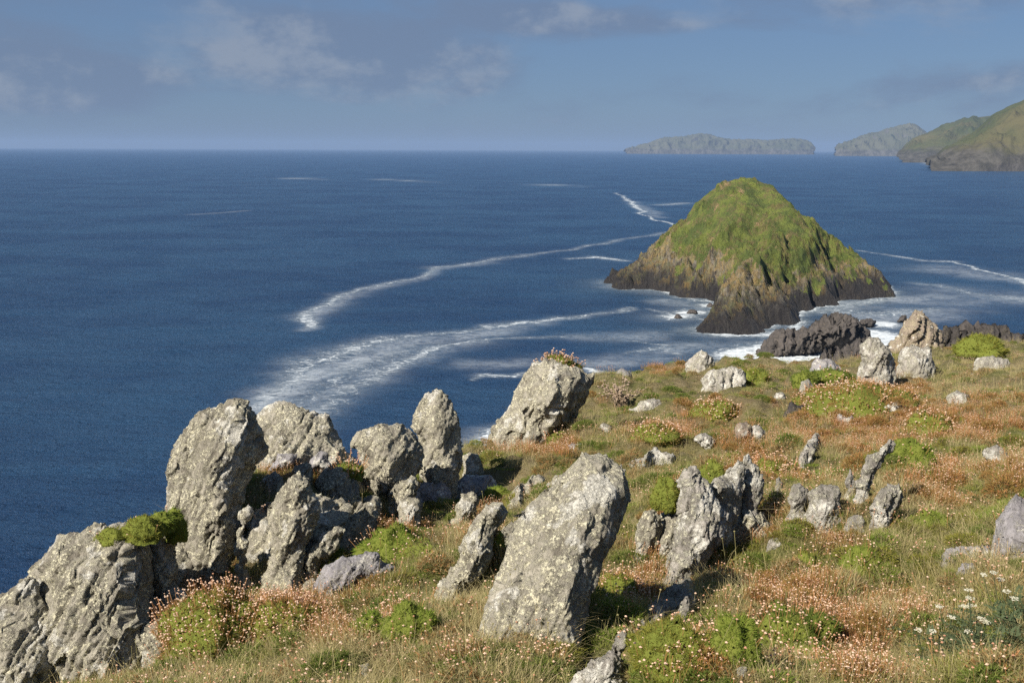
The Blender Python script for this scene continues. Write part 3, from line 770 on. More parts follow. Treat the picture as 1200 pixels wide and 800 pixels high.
    def pos(i, o_):
        if lie:
            g_ = hit(vs[i, 0], vs[i, 1]); return g_ + np.array([0, -.25 * o_, (o_ + .06 if o_ > 0 else o_ - .1 if o_ < 0 else .0)])
        d = ray(vs[i, 0], vs[i, 1]); p = at(vs[i, 0], vs[i, 1], Y)
        yy = Y + tilt * max(0, p[2] - zb)
        p = at(vs[i, 0], vs[i, 1], yy)
        return p - d / np.linalg.norm(d) * o_
    V = [pos(i, off[i]) for i in range(N)]; back = {}
    for i in range(N):
        if isin[i]:
            back[i] = len(V); V.append(pos(i, -off[i] * 1.05 - .1 * th * R * mpp))
        else: back[i] = i
    Fs = [list(f) for f in fs] + [[back[k] for k in f[::-1]] for f in fs]
    V = np.array(V); org = np.array([at(c[0], ymax, Y)[0], Y, zb])
    me = bpy.data.meshes.new('tmp'); me.from_pydata((V - org).tolist(), [], Fs); me.update()
    o = bpy.data.objects.new(name, me); col.objects.link(o)
    vx = max(1.9 * mpp * vox, R * mpp / 84)
    m = o.modifiers.new('r', 'REMESH'); m.mode = 'VOXEL'; m.voxel_size = vx; m.use_smooth_shade = True
    ev = o.evaluated_get(bpy.context.evaluated_depsgraph_get())
    m2 = bpy.data.meshes.new_from_object(ev)
    o.modifiers.clear(); o.data = m2; bpy.data.meshes.remove(me)
    m2.name = name
    n = len(m2.vertices); co = np.empty(n * 3, np.float32); m2.vertices.foreach_get('co', co); co = co.reshape(-1, 3).astype(float)
    no = np.empty(n * 3, np.float32); m2.vertex_normals.foreach_get('vector', no); no = no.reshape(-1, 3).astype(float)
    S = R * mpp; seed = rng.uniform(0, 200, 3)
    la = math.radians(lean); cl_, sl_ = math.cos(la), math.sin(la)
    A_ = co[:, 0] * cl_ - co[:, 2] * sl_; B_ = co[:, 0] * sl_ + co[:, 2] * cl_
    def st(s, sq): return np.stack([A_ * s, co[:, 1] * s * .6, B_ * s * sq], -1) + seed
    fs_ = 1 / S
    def facets(P_):
        e1, e2, c_ = worley(P_); G = _g[(c_ * 7 + 3) & 255]; v = worley.v
        return G[:, 0] * v[0] + G[:, 1] * v[1] + G[:, 2] * v[2], e2 - e1, c_
    Q0 = st(fs_, .42)
    def planar(co, no, K_, wob, k):
        if n < K_ * 6: return co
        q = Q0 + wob * np.stack([fbm(co * fs_ * 3 + seed + j * 9, 2) for j in range(3)], -1)
        c_ = q[rng.choice(n, K_, replace=False)]
        lab = np.empty(n, int)
        for i in range(0, n, 4000):
            b_ = q[i:i + 4000]
            lab[i:i + 4000] = np.argmin((b_ ** 2).sum(1)[:, None] + (c_ ** 2).sum(1)[None] - 2 * b_ @ c_.T, 1)
        cnt = np.maximum(np.bincount(lab, minlength=K_), 1)[:, None]
        mc = np.stack([np.bincount(lab, co[:, j], K_) for j in range(3)], 1) / cnt
        mn = np.stack([np.bincount(lab, no[:, j], K_) for j in range(3)], 1); ln = np.linalg.norm(mn, axis=1)[:, None] / cnt
        mn = mn / np.maximum(np.linalg.norm(mn, axis=1)[:, None], 1e-9)
        dd = ((co - mc[lab]) * mn[lab]).sum(1) + (rng.uniform(-1, 1, K_) * .016 * S * rough)[lab]
        kk = k * np.clip((ln[lab, 0] - .45) / .3, 0, 1)       # only where the cell is not folded round an edge
        return co - mn[lab] * (dd * kk)[:, None]
    area = W * Hh / (R * R)
    co = planar(co, no, int(30 * area), .05, .85)
    co = planar(co, no, int(150 * area), .05, .6)
    wv = .10 * fbm(co * fs_ * 5 + seed, 3)[:, None]
    f1, g1, c1 = facets(st(fs_ * 2.1, .35) + wv)
    f3, g3, c3 = facets(st(fs_ * 13, .5) + wv * 2)
    D = S * rough * (pieces * (((c1 % 13) / 13.0 - .5) * .022 - .026 * (1 - sstep(0, .06, g1)))
                     + .010 * f3 - .006 * (1 - sstep(0, .1, g3)))
    for fq, dp in ((1.9, .055), (4.3, .028)):
        q_ = A_ * fs_ * fq + fbm(st(fs_ * 1.2, .3) + 4, 3) * .55 + seed[1]; q_ = np.abs(q_ - np.round(q_)) / fq
        D -= S * rough * dp * np.exp(-(q_ / .012) ** 2) * sstep(-.25, .25, fbm(st(fs_ * 1.6, .4) + 21 * fq, 2)) * pieces
    lm_ = (.040 if mat == 'rock_pale' else .13 if mat == 'rock_dark' else .06 if mat == 'rock_brown' else .022)
    for fq, am in ((6, 1.0), (15, .5)):
        q_ = A_ * fs_ * fq + fbm(st(fs_ * 1.5, .3), 3) * .8 + seed[0]
        D += S * rough * lm_ * am * ((q_ - np.floor(q_)) - .5) * (.35 + .65 * sstep(-.3, .4, fbm(st(fs_ * 1.3, .5) + 9, 2)))
    D += rough * .011 * min(1, mpp * 190) * fbm(np.stack([A_ * 18, co[:, 1] * 15, B_ * 11], -1) + seed, 4, .75)
    co += no * D[:, None]
    m2.vertices.foreach_set('co', co.astype(np.float32).ravel()); m2.update()
    m2.materials.clear(); m2.materials.append(M[mat])
    m2.polygons.foreach_set('use_smooth', np.ones(len(m2.polygons), bool))
    o.location = org
    tag(o, label, cat, group)
    return o

RK = []
def K(label, poly, **k): return rock(label, poly, **k)
# left side
K('leftmost lichen-covered boulder, cut by the left edge of the picture', [(-40, 720), (-15, 703), (5, 688), (20, 670), (37, 664), (50, 680), (66, 735), (80, 810), (-60, 815)], Y=6.7, th=.4)
K('big rounded lichened boulder at the lower left with moss along its top', [(40, 657), (55, 640), (80, 625), (112, 609), (148, 610), (170, 622), (182, 650), (180, 700), (180, 740), (195, 810), (48, 815), (46, 735)],
  Y=6.9, inner=[(80, 660, .35), (110, 640, .32), (140, 650, .35), (95, 700, .55), (135, 690, .38), (100, 750, .6), (150, 740, .5), (75, 780, .5), (130, 790, .65), (145, 715, .3)])
K('pointed tooth-shaped stone wedged between the big left boulder and the tall slab', [(158, 650), (170, 626), (187, 610), (209, 632), (210, 670), (197, 705), (182, 722), (170, 700)], Y=7.3)
K('low broken stone below the pointed tooth-shaped stone at left', [(158, 742), (172, 723), (198, 722), (204, 745), (190, 778), (162, 785)], Y=6.7)
K('tallest lichened slab on the left, standing against the sea', [(194, 592), (196, 548), (208, 518), (225, 497), (243, 476), (260, 471), (281, 470), (296, 478), (303, 500), (307, 522), (300, 538), (290, 556), (288, 585), (281, 615), (279, 650), (275, 702), (240, 714), (205, 726), (206, 695), (204, 640)],
  Y=8.3, inner=[(225, 530, .22), (250, 500, .3), (272, 490, .25), (215, 575, .25), (245, 560, .48), (282, 520, .32), (262, 530, .5), (232, 620, .42), (258, 610, .6), (225, 680, .4), (250, 670, .6), (268, 640, .38), (272, 575, .4)], tilt=.12)
K('broad lichened rock behind and right of the tallest left slab', [(292, 484), (310, 473), (340, 469), (360, 477), (368, 471), (385, 490), (400, 508), (421, 543), (428, 562), (385, 572), (320, 566), (296, 552)], Y=10.1,
  inner=[(315, 490, .2), (345, 485, .25), (330, 520, .45), (368, 505, .3), (355, 540, .5), (390, 535, .35), (310, 545, .4)])
K('dark narrow stone at the right foot of the tallest left slab', [(274, 702), (277, 650), (279, 602), (290, 590), (298, 600), (288, 620), (292, 670), (298, 697)], Y=7.6)
K('tall pale blade of rock right of the mossy gap at left', [(300, 705), (308, 670), (320, 635), (319, 590), (332, 565), (350, 555), (367, 565), (374, 590), (371, 612), (358, 635), (358, 670), (352, 700)], Y=7.6, mat='rock', rough=1.2)
K('small grey stone above the mossy gap at left', [(306, 584), (316, 568), (330, 560), (337, 575), (322, 596)], Y=8.9)
K('slanting ridge of rock right of the tall pale blade', [(330, 692), (350, 660), (368, 635), (385, 618), (404, 618), (397, 640), (377, 662), (357, 683)], Y=7.7, rough=1.2)
K('small upright stone just above the purple-grey rock', [(396, 648), (400, 625), (414, 609), (428, 614), (424, 636), (412, 648)], Y=8.3)
K('dark blocky rock under the pink flowers beside the broad lichened rock', [(368, 566), (378, 546), (402, 550), (420, 565), (424, 590), (376, 592)], Y=9.3)
K('small pale flat stone on the turf atop the left outcrop', [(315, 547), (326, 532), (350, 531), (347, 545)], Y=9.6, mat='rock_grey', sink=6)
K('small pale rounded stone right of the flat one atop the left outcrop', [(358, 542), (374, 527), (388, 530), (386, 547)], Y=9.6, mat='rock_grey', sink=6)
K('purple-grey angular rock lying in the grass, lower left of centre', [(368, 702), (372, 676), (395, 656), (438, 645), (450, 658), (464, 674), (442, 682), (402, 692), (386, 704)], mat='rock_grey', base=(395, 700), sink=14, rough=.8)
K('squat lichened block left of the standing pillar by the sea', [(406, 512), (420, 505), (445, 496), (472, 499), (485, 507), (494, 525), (497, 548), (486, 562), (466, 584), (448, 588), (430, 580), (424, 556), (414, 525)], Y=10.1, tilt=.1)
K('upright lichened pillar standing against the sea', [(484, 503), (485, 490), (490, 472), (499, 458), (512, 451), (526, 460), (535, 480), (541, 505), (540, 535), (534, 553), (505, 560), (497, 547), (492, 520)], Y=11.2, tilt=.05,
  inner=[(505, 475, .15), (520, 472, .1), (512, 500, .35), (530, 500, .2), (505, 530, .32), (524, 535, .3), (517, 515, .35)])
K('small rounded stone at the right foot of the standing pillar', [(538, 550), (541, 534), (553, 530), (566, 538), (569, 551)], Y=12.0)
K('slanting broken stone in front of the squat lichened block', [(442, 600), (456, 576), (475, 560), (494, 566), (482, 590), (466, 608)], Y=9.6, rough=1.3)
K('tall rock crowned with pink thrift at the cliff edge, centre', [(573, 540), (574, 510), (580, 490), (600, 475), (606, 450), (612, 432), (625, 423), (645, 421), (672, 422), (690, 437), (694, 457), (682, 482), (655, 505), (625, 524), (602, 533), (582, 543)], Y=14.6, tilt=.1,
  inner=[(590, 500, .5), (612, 480, .6), (625, 445, .45), (650, 440, .5), (640, 475, .85), (670, 460, .6), (615, 510, .6), (600, 520, .4), (660, 485, .6)])
# centre
K('big sunlit leaning slab in the centre foreground', [(566, 745), (570, 710), (580, 670), (596, 622), (620, 588), (650, 561), (680, 536), (697, 526), (716, 532), (731, 547), (742, 556), (743, 582), (732, 605), (721, 635), (706, 661), (693, 702), (676, 721), (642, 742), (600, 750)],
  base=(600, 738), tilt=.5, inner=[(600, 690, .14), (620, 640, .16), (650, 600, .18), (680, 565, .18), (700, 548, .15), (640, 690, .25), (665, 640, .28), (690, 600, .28), (718, 570, .18), (712, 600, .24), (695, 645, .26), (675, 690, .26), (620, 725, .2)], pieces=.6, rough=.8)
K('grey slab leaning left of the big central slab', [(507, 712), (514, 685), (533, 660), (543, 630), (558, 602), (575, 588), (591, 591), (594, 606), (578, 626), (577, 655), (561, 677), (537, 700), (516, 716)], base=(516, 708), tilt=.4)
K('shaded slab in the dark hollow right of the big central slab', [(736, 662), (744, 630), (760, 592), (773, 598), (774, 625), (755, 655)], base=(748, 656))
K('second, smaller shaded slab in the hollow left of the jagged white rock', [(764, 655), (774, 622), (788, 606), (801, 613), (797, 640), (778, 660)], base=(782, 654))
K('jagged white slab with a broken top, right of centre', [(768, 700), (782, 658), (790, 620), (794, 585), (792, 557), (803, 549), (819, 543), (823, 560), (830, 571), (842, 562), (852, 600), (850, 626), (842, 642), (828, 660), (815, 690), (806, 712), (782, 718)], mat='rock_pale', base=(800, 690), rough=1.0, tilt=.35)
K('low dark body of rock behind and below the jagged white slabs', [(735, 672), (742, 640), (762, 612), (785, 590), (820, 585), (860, 590), (895, 600), (902, 628), (880, 645), (840, 655), (800, 680)], Y=7.25, tilt=.4, th=.35)
K('dark-faced rock with a steep shaded side, adjoining the jagged white slab', [(834, 572), (850, 550), (865, 538), (874, 545), (871, 580), (866, 605), (852, 632), (836, 636)], mat='rock_pale', base=(840, 640),
  inner=[(845, 570, .32), (846, 600, .30), (858, 565, .06), (860, 590, .04), (850, 620, .15)])
K('pale pillar at the right end of the jagged white rocks', [(862, 620), (869, 585), (872, 555), (868, 540), (877, 532), (889, 549), (893, 577), (890, 612), (882, 628), (868, 630)], mat='rock_pale', base=(872, 630))
K('long jagged rib of white rock running down through the grass below the jagged slabs', [(806, 682), (816, 690), (818, 700), (814, 710), (800, 724), (788, 738), (768, 744), (752, 764), (724, 768), (735, 748), (752, 730), (766, 708), (780, 694), (792, 684)], mat='rock_pale', lie=True, th=.18, rough=1.3)
K('thin white splinter beside the middle of the white spine', [(786, 736), (796, 722), (808, 710), (816, 714), (804, 736)], mat='rock_pale', lie=True, th=.9)
K('broad lichened body of rock filling the left outcrop between the slabs', [(258, 708), (276, 650), (288, 606), (312, 584), (345, 574), (400, 578), (436, 592), (450, 614), (425, 652), (395, 688), (320, 714)], Y=7.95, tilt=.5, th=.3)
K('dark cliff rock filling the gaps behind the big left boulders', [(-30, 740), (10, 690), (50, 655), (90, 640), (150, 636), (215, 640), (262, 660), (285, 705), (240, 760), (180, 815), (-30, 815)], Y=7.75, tilt=.3, th=.2)
K('broken ledge of rock joining the tallest slab to the pointed tooth stone', [(168, 735), (180, 700), (205, 690), (235, 700), (262, 712), (250, 735), (215, 752), (185, 765)], Y=7.0, tilt=.5, th=.35)
K('half-buried rib of grey rock in the turf below the standing pillar', [(470, 590), (500, 574), (540, 566), (575, 566), (590, 576), (560, 586), (520, 592), (485, 604)], mat='rock_grey', lie=True, th=.5, rough=1.2)
K('half-buried rib of pale rock left of the tip of the big central slab', [(590, 588), (608, 572), (632, 560), (640, 566), (622, 584), (600, 598)], lie=True, th=.5, rough=1.2)
K('thin half-buried pale rib above the jagged white slabs', [(735, 545), (760, 536), (790, 534), (800, 540), (770, 547), (745, 552)], mat='rock_pale', lie=True, th=.5, rough=1.2)
K('half-buried pale rib in the orange thrift right of centre', [(935, 545), (942, 528), (956, 514), (964, 520), (954, 536), (944, 550)], mat='rock_pale', lie=True, th=.6, rough=1.2)
K('flat grey rock flush with the grass below the paired white blocks', [(985, 622), (1000, 612), (1020, 614), (1012, 626), (995, 630)], mat='rock_pale', lie=True, th=.5)
K('grey rib of rock emerging from grass at the foot of the smooth right-edge rock', [(1095, 662), (1120, 650), (1150, 646), (1160, 652), (1135, 664), (1105, 672)], mat='rock_grey', lie=True, th=.5)
K('flat pale ledge in the turf below the knobbly ridge rock', [(735, 478), (750, 470), (772, 468), (780, 476), (762, 482)], mat='rock_pale', sink=5)
K('low stone among the orange thrift left of the standing stone', [(975, 492), (984, 484), (998, 486), (1002, 494)], mat='rock_grey', sink=5)
K('low pale stone in the grass between the curved blade and the right edge', [(1098, 560), (1106, 550), (1122, 552), (1128, 562)], mat='rock_pale', sink=6)
K('small stone below the smooth grey rock at the right edge', [(1120, 668), (1128, 658), (1142, 660), (1146, 670)], mat='rock_grey', sink=6)
K('pale stone in the grass left of the paired white blocks', [(898, 640), (905, 628), (918, 630), (922, 642)], mat='rock_pale', sink=6)
K('grey stone just below the brown turf, left of the big central slab', [(540, 660), (548, 648), (556, 652), (556, 664)], mat='rock_grey', sink=6)
K('small grey stone on the turf above the tip of the big central slab', [(660, 528), (668, 518), (682, 518), (688, 528)], mat='rock_grey', sink=6)
K('small pale stone at the left of the broad rust-red thrift mound', [(905, 466), (911, 458), (920, 461), (921, 468)], mat='rock_pale', sink=4)
K('pointed white rock at the bottom edge, casting shadow on moss', [(652, 812), (672, 790), (686, 775), (715, 756), (726, 734), (739, 740), (738, 757), (725, 766), (734, 780), (737, 806)], mat='rock_pale', Y=hit(700, 798)[1] * .93, tilt=.3, sink=20)
K('small pale stone at the bottom edge below the bright green cushion', [(854, 803), (861, 786), (875, 778), (881, 803)], mat='rock_pale')
K('small pale stone at the bottom edge, left of centre', [(410, 796), (419, 783), (433, 778), (431, 797)], mat='rock_pale', sink=8)
K('flat grey stone at the bottom edge under the orange thrift', [(300, 802), (318, 788), (340, 781), (348, 800)], mat='rock_grey', sink=8)
# right group
K('left upright stone of the paired white blocks, right of centre', [(924, 608), (926, 570), (936, 566), (945, 572), (945, 606), (932, 613)], mat='rock_pale')
K('right, wider stone of the paired white blocks, right of centre', [(945, 607), (946, 574), (964, 568), (980, 570), (985, 595), (980, 612), (958, 612)], mat='rock_pale')
K('thin white spike of rock between the paired blocks and the curved blade', [(984, 590), (989, 566), (996, 548), (1001, 560), (998, 590)], mat='rock_pale')
K('curved white blade of rock leaning right, above the paired blocks', [(1001, 592), (1006, 560), (1020, 532), (1044, 514), (1050, 521), (1036, 541), (1025, 556), (1021, 576), (1014, 592)], mat='rock_pale')
K('broken pale stone at the foot of the curved white blade', [(1016, 612), (1025, 584), (1036, 566), (1053, 568), (1059, 583), (1046, 603), (1034, 620), (1022, 617)], mat='rock_pale', rough=1.3)
K('small flat white stone below the paired white blocks', [(954, 622), (962, 615), (974, 623), (966, 630)], mat='rock_pale', sink=5)
K('small white stone in the grass above the paired white blocks', [(936, 542), (950, 521), (958, 527), (946, 543)], mat='rock_pale', sink=5)
K('smooth grey rock cut by the right edge of the picture', [(1157, 642), (1167, 609), (1184, 582), (1206, 577), (1240, 600), (1245, 650)], mat='rock_grey', rough=.6)
K('low grey stone left of the smooth rock at the right edge', [(1138, 654), (1148, 640), (1160, 637), (1165, 654)], mat='rock_grey', sink=6)
K('half-buried pale rock in long grass near the right edge', [(1150, 543), (1154, 525), (1166, 521), (1184, 533), (1180, 545)], mat='rock_pale')
# ridge
K('tall grey standing stone on the ridge', [(1008, 445), (1009, 402), (1018, 395), (1030, 394), (1042, 407), (1050, 423), (1049, 447)], mat='rock_pale', Y=19.5, tilt=.05)
K('brown pointed crag on the skyline behind the standing stone', [(1040, 432), (1042, 405), (1058, 384), (1070, 366), (1077, 358), (1086, 370), (1107, 387), (1108, 410), (1100, 430)], mat='rock_brown', Y=30, th=.5, tilt=.1)
K('pale leaning slab in front of the brown pointed crag', [(1050, 432), (1053, 414), (1067, 402), (1078, 408), (1092, 398), (1096, 434)], mat='rock_pale', Y=21)
K('dark jagged rock on the skyline between the crag and the green cushion', [(1095, 408), (1100, 394), (1112, 384), (1128, 384), (1135, 396), (1136, 416), (1098, 418)], mat='rock_dark', Y=42, th=.5, rough=1.3)
K('dark jagged rock on the skyline at the far right', [(1120, 412), (1128, 388), (1142, 378), (1158, 381), (1172, 379), (1190, 390), (1215, 400), (1225, 416), (1150, 420)], mat='rock_dark', Y=45, th=.5, rough=1.3)
K('flat white rock on the ridge right of the green cushion', [(1136, 432), (1150, 418), (1163, 416), (1182, 420), (1178, 433)], mat='rock_pale', sink=8)
K('pinkish white rock in the thrift on the right', [(1108, 474), (1111, 462), (1122, 457), (1135, 461), (1138, 474)], mat='rock_pale', sink=7)
K('knobbly pale rock on the ridge, leftmost of the ridge rocks', [(800, 443), (803, 425), (812, 413), (823, 410), (833, 416), (839, 429), (830, 443)], mat='rock_pale', Y=23.5)
K('rugged brown rock just right of the knobbly pale ridge rock', [(815, 462), (824, 441), (842, 426), (862, 428), (877, 438), (870, 459), (832, 463)], mat='rock_pale', Y=20.5, rough=1.3)
K('small upright pale stone on the ridge beside a green mound', [(938, 466), (940, 447), (947, 443), (953, 450), (953, 467)], mat='rock_pale', Y=18)
K('small dark stone in the turf on the ridge', [(916, 484), (927, 468), (942, 472), (942, 485)], mat='rock_dark', sink=5)
K('rounded pinkish stone lying left of its white neighbour on the turf', [(861, 508), (864, 496), (876, 493), (882, 500), (880, 512)], mat='rock_brown', sink=5)
K('small white stone lying right of a pinkish one on the turf', [(877, 512), (880, 500), (888, 497), (897, 505), (893, 515)], mat='rock_pale', sink=5)
K('flat white stone on the short turf right of centre', [(811, 515), (824, 506), (840, 517), (829, 526)], mat='rock_pale', sink=6)
K('grey hump of rock on the ridge left of the standing stone', [(946, 434), (958, 417), (974, 420), (987, 430), (988, 438)], mat='rock_grey', Y=24)
K('small grey stone on the ridge beside the dried brown plant', [(718, 444), (722, 434), (731, 431), (740, 438), (740, 446)], mat='rock_grey', Y=21.5, sink=6)
K('brown shore rock half hidden behind the standing stone', [(955, 424), (962, 413), (978, 408), (992, 404), (1006, 398), (1020, 396), (1050, 410), (1045, 426)], mat='rock_dark', Y=225, th=.4, tilt=.2, rough=1.3)
# more rocks peeping from the turf
K('small cracked rock at the edge of the brown turf, centre', [(640, 568), (650, 556), (668, 552), (672, 562), (655, 574)], Y=10.5, sink=6)
K('small pale stone in the grass by the central cushion', [(700, 500), (708, 494), (718, 500), (712, 507)], mat='rock_pale', sink=5)
K('thin pale stone among red thrift right of the pale pillar', [(905, 575), (912, 556), (918, 566), (917, 582)], mat='rock_pale', sink=5)
K('small pale stone high on the right slope in the red thrift', [(1035, 478), (1045, 470), (1058, 474), (1056, 484)], mat='rock_pale', sink=5)
K('dull brown rock under the central brown turf', [(575, 640), (590, 615), (612, 600), (626, 602), (606, 640), (585, 668)], Y=7.4)
LB = ['dark stone at the foot of the mossy gap, right of the tallest left slab', 'rounded lichened stone standing just right of the pale blade at left', 'lichened stone above the slanting ridge of the left outcrop', 'pale stone at the top of the mossy gap in the left outcrop', 'stone half sunk in turf on top of the left outcrop under the broad rock', 'small stone below the squat lichened block, left of the slanting broken stone', 'little stone touching the upper left of the purple-grey rock', 'little stone at the bottom of the mossy gap above the orange thrift', 'small broken stone in the turf just below the standing pillar', "low stone at the left rim of the brown turf, right of the pillar's foot"]
for i, (p, m, yy) in enumerate([
   ([(283, 640), (287, 606), (300, 596), (308, 612), (306, 645)], 'rock', 8.35), ([(345, 640), (352, 612), (372, 604), (384, 618), (380, 645)], 'rock', 8.3),
   ([(375, 612), (384, 590), (402, 584), (412, 596), (408, 615)], 'rock', 8.7), ([(300, 578), (306, 560), (322, 552), (332, 562), (328, 582)], 'rock_pale', 9.0),
   ([(335, 560), (345, 545), (362, 541), (368, 556), (360, 566)], 'rock', 9.3), ([(418, 600), (424, 584), (440, 580), (448, 592), (444, 606)], 'rock', 9.2),
   ([(352, 700), (356, 684), (368, 676), (376, 688), (372, 702)], 'rock', 7.4), ([(296, 705), (300, 688), (312, 682), (318, 698), (314, 708)], 'rock', 7.8),
   ([(465, 600), (472, 586), (490, 582), (496, 594), (488, 602)], 'rock', 9.3), ([(530, 592), (540, 578), (556, 574), (562, 586), (550, 596)], 'rock', 9.6)]):
    rock(LB[i], p, mat=m, Y=yy, sink=26, rough=1.2, group='broken stones in the turf of the left outcrop')
# rocks in the sea
def SR(label, poly, py, **k):
    yy = on_sea(poly[0][0], py)[1]
    return rock(label, poly, mat='rock_dark', Y=yy, tilt=.3, sink=k.pop('sink', 5), **k)
SR('black jagged reef between the islet and the shore', [(882, 420), (893, 406), (908, 391), (920, 386), (927, 384), (938, 388), (949, 380), (958, 378), (966, 371), (976, 370), (987, 367), (997, 372), (1002, 375), (1013, 384), (1023, 392), (1012, 403), (990, 408), (965, 408), (940, 412), (921, 420)], 414, rough=1.5, th=.7, pieces=1.6)
SR('low brown rock awash beyond the black reef', [(1002, 380), (1010, 374), (1021, 373), (1034, 379), (1020, 385)], 382, sink=3, th=.9)
SR('small dark rock awash left of the islet foot, nearer of a pair', [(788, 372), (794, 367), (801, 371), (797, 374)], 372, sink=2, th=1)
SR('small dark rock awash left of the islet foot, farther of a pair', [(803, 368), (808, 362), (816, 363), (818, 367)], 367, sink=2, th=1)
SR('small dark rock awash close under the islet cliff', [(826, 359), (832, 354), (839, 357), (838, 360)], 359, sink=2, th=1)
SR('tiny dark rock in the surf right of the black reef', [(1050, 378), (1055, 371), (1060, 368), (1066, 377)], 377, sink=2, th=1)
bpy.context.view_layer.update()

# ------------------------------------------------------------------ plants
def blades(n, R, h0, h1, w, lean=.5, seed=0, seg=3, curl=.5, mat=0):
    r = np.random.default_rng(seed)
    V, Q, Mi = [], [], []
    for i in range(n):
        a = r.uniform(0, 6.28); rad = R * math.sqrt(r.uniform()); bx, by = rad * math.cos(a), rad * math.sin(a)
        h = r.uniform(h0, h1); la = a + r.normal() * .8; L = abs(r.normal()) * lean
        dx, dy = math.cos(la), math.sin(la); wa = r.uniform(0, 3.14); wx, wy = math.cos(wa) * w, math.sin(wa) * w
        b0 = len(V)
        for s in range(seg + 1):
            t = s / seg; ww = (1 - t) ** .7 if s < seg else .12
            off = L * h * (t * (1 - curl) + t * t * curl); z = h * (t - .25 * L * t * t)
            V.append((bx + dx * off - wx * ww, by + dy * off - wy * ww, z)); V.append((bx + dx * off + wx * ww, by + dy * off + wy * ww, z))
        for s in range(seg):
            k = b0 + 2 * s; Q.append((k, k + 1, k + 3, k + 2)); Mi.append(mat)
    return V, Q, Mi
OCT = np.array([(1, 0, 0), (-1, 0, 0), (0, 1, 0), (0, -1, 0), (0, 0, 1), (0, 0, -1)], float)
OCF = [(0, 2, 4), (2, 1, 4), (1, 3, 4), (3, 0, 4), (2, 0, 5), (1, 2, 5), (3, 1, 5), (0, 3, 5)]
def heads(pts, rad, r, mat=1):
    V, Q, Mi = [], [], []
    for p in pts:
        b0 = len(V); s = rad * r.uniform(.6, 1.25)
        rot = r.uniform(0, 6.28); c, sn = math.cos(rot), math.sin(rot)
        for o in OCT:
            V.append((p[0] + s * (o[0] * c - o[1] * sn), p[1] + s * (o[0] * sn + o[1] * c), p[2] + s * .75 * o[2]))
        for f in OCF: Q.append((b0 + f[0], b0 + f[1], b0 + f[2], b0 + f[2])); Mi.append(mat)
    return V, Q, Mi
def stalks(n, R, h0, h1, w, rad, seed, lean=.25):
    r = np.random.default_rng(seed); V, Q, Mi, tips = [], [], [], []
    for i in range(n):
        a = r.uniform(0, 6.28); rd = R * math.sqrt(r.uniform()); x, y = rd * math.cos(a), rd * math.sin(a)
        h = r.uniform(h0, h1); la = a + r.normal() * .7; L = h * lean * abs(r.normal()); tx, ty = x + L * math.cos(la), y + L * math.sin(la)
        wa = r.uniform(0, 3.14); wx, wy = math.cos(wa) * w, math.sin(wa) * w; b0 = len(V)
        V += [(x - wx, y - wy, 0), (x + wx, y + wy, 0), (tx + wx, ty + wy, h), (tx - wx, ty - wy, h)]; Q.append((b0, b0 + 1, b0 + 2, b0 + 3)); Mi.append(0)
        tips.append((tx, ty, h))
    if rad > 0:
        hv, hq, hm = heads(tips, rad, r); b0 = len(V); V += hv; Q += [tuple(k + b0 for k in q) for q in hq]; Mi += hm
    return V, Q, Mi
def combine(*parts):
    V, Q, Mi = [], [], []
    for v, q, m in parts:
        b = len(V); V += v; Q += [tuple(k + b for k in f) for f in q]; Mi += m
    return V, Q, Mi
def mixed_mesh(name, part, mats):
    V, Q, Mi = part
    me = bpy.data.meshes.new(name); me.from_pydata(V, [], [q if q[2] != q[3] else q[:3] for q in Q])
    for m in mats: me.materials.append(m)
    me.polygons.foreach_set('material_index', np.array(Mi, np.int32)); me.update(); return me
def tuft_coll(name, meshes):
    c = bpy.data.collections.new(name)
    for i, m in enumerate(meshes):
        o = bpy.data.objects.new('%s_%02d' % (name, i), m); c.objects.link(o)
    return c
def scatter(name, label, cat, coll, P, rot, scl, idx):
    me = bpy.data.meshes.new(name); me.from_pydata(P.tolist(), [], [])
    a = me.attributes.new('rot', 'FLOAT_VECTOR', 'POINT'); a.data.foreach_set('vector', rot.astype(np.float32).ravel())
    a = me.attributes.new('scl', 'FLOAT', 'POINT'); a.data.foreach_set('value', scl.astype(np.float32))
    a = me.attributes.new('idx', 'INT', 'POINT'); a.data.foreach_set('value', idx.astype(np.int32))
    o = link(name, me); tag(o, label, cat, None, 'stuff')
    ng = bpy.data.node_groups.new(name, 'GeometryNodeTree')
    ng.interface.new_socket('Geometry', in_out='INPUT', socket_type='NodeSocketGeometry')
    ng.interface.new_socket('Geometry', in_out='OUTPUT', socket_type='NodeSocketGeometry')
    N, L = ng.nodes, ng.links
    gi, go = N.new('NodeGroupInput'), N.new('NodeGroupOutput')
    ci = N.new('GeometryNodeCollectionInfo'); ci.inputs['Collection'].default_value = coll
    ci.inputs['Separate Children'].default_value = True; ci.inputs['Reset Children'].default_value = True
    ip = N.new('GeometryNodeInstanceOnPoints'); ip.inputs['Pick Instance'].default_value = True
    def na(n, t):
        q = N.new('GeometryNodeInputNamedAttribute'); q.data_type = t; q.inputs['Name'].default_value = n; return q.outputs['Attribute']
    e2r = N.new('FunctionNodeEulerToRotation'); L.new(na('rot', 'FLOAT_VECTOR'), e2r.inputs[0])
    L.new(gi.outputs[0], ip.inputs['Points']); L.new(ci.outputs[0], ip.inputs['Instance'])
    L.new(e2r.outputs[0], ip.inputs['Rotation']); L.new(na('scl', 'FLOAT'), ip.inputs['Scale']); L.new(na('idx', 'INT'), ip.inputs['Instance Index'])
    L.new(ip.outputs[0], go.inputs[0])
    o.modifiers.new('scatter', 'NODES').node_group = ng
    return o

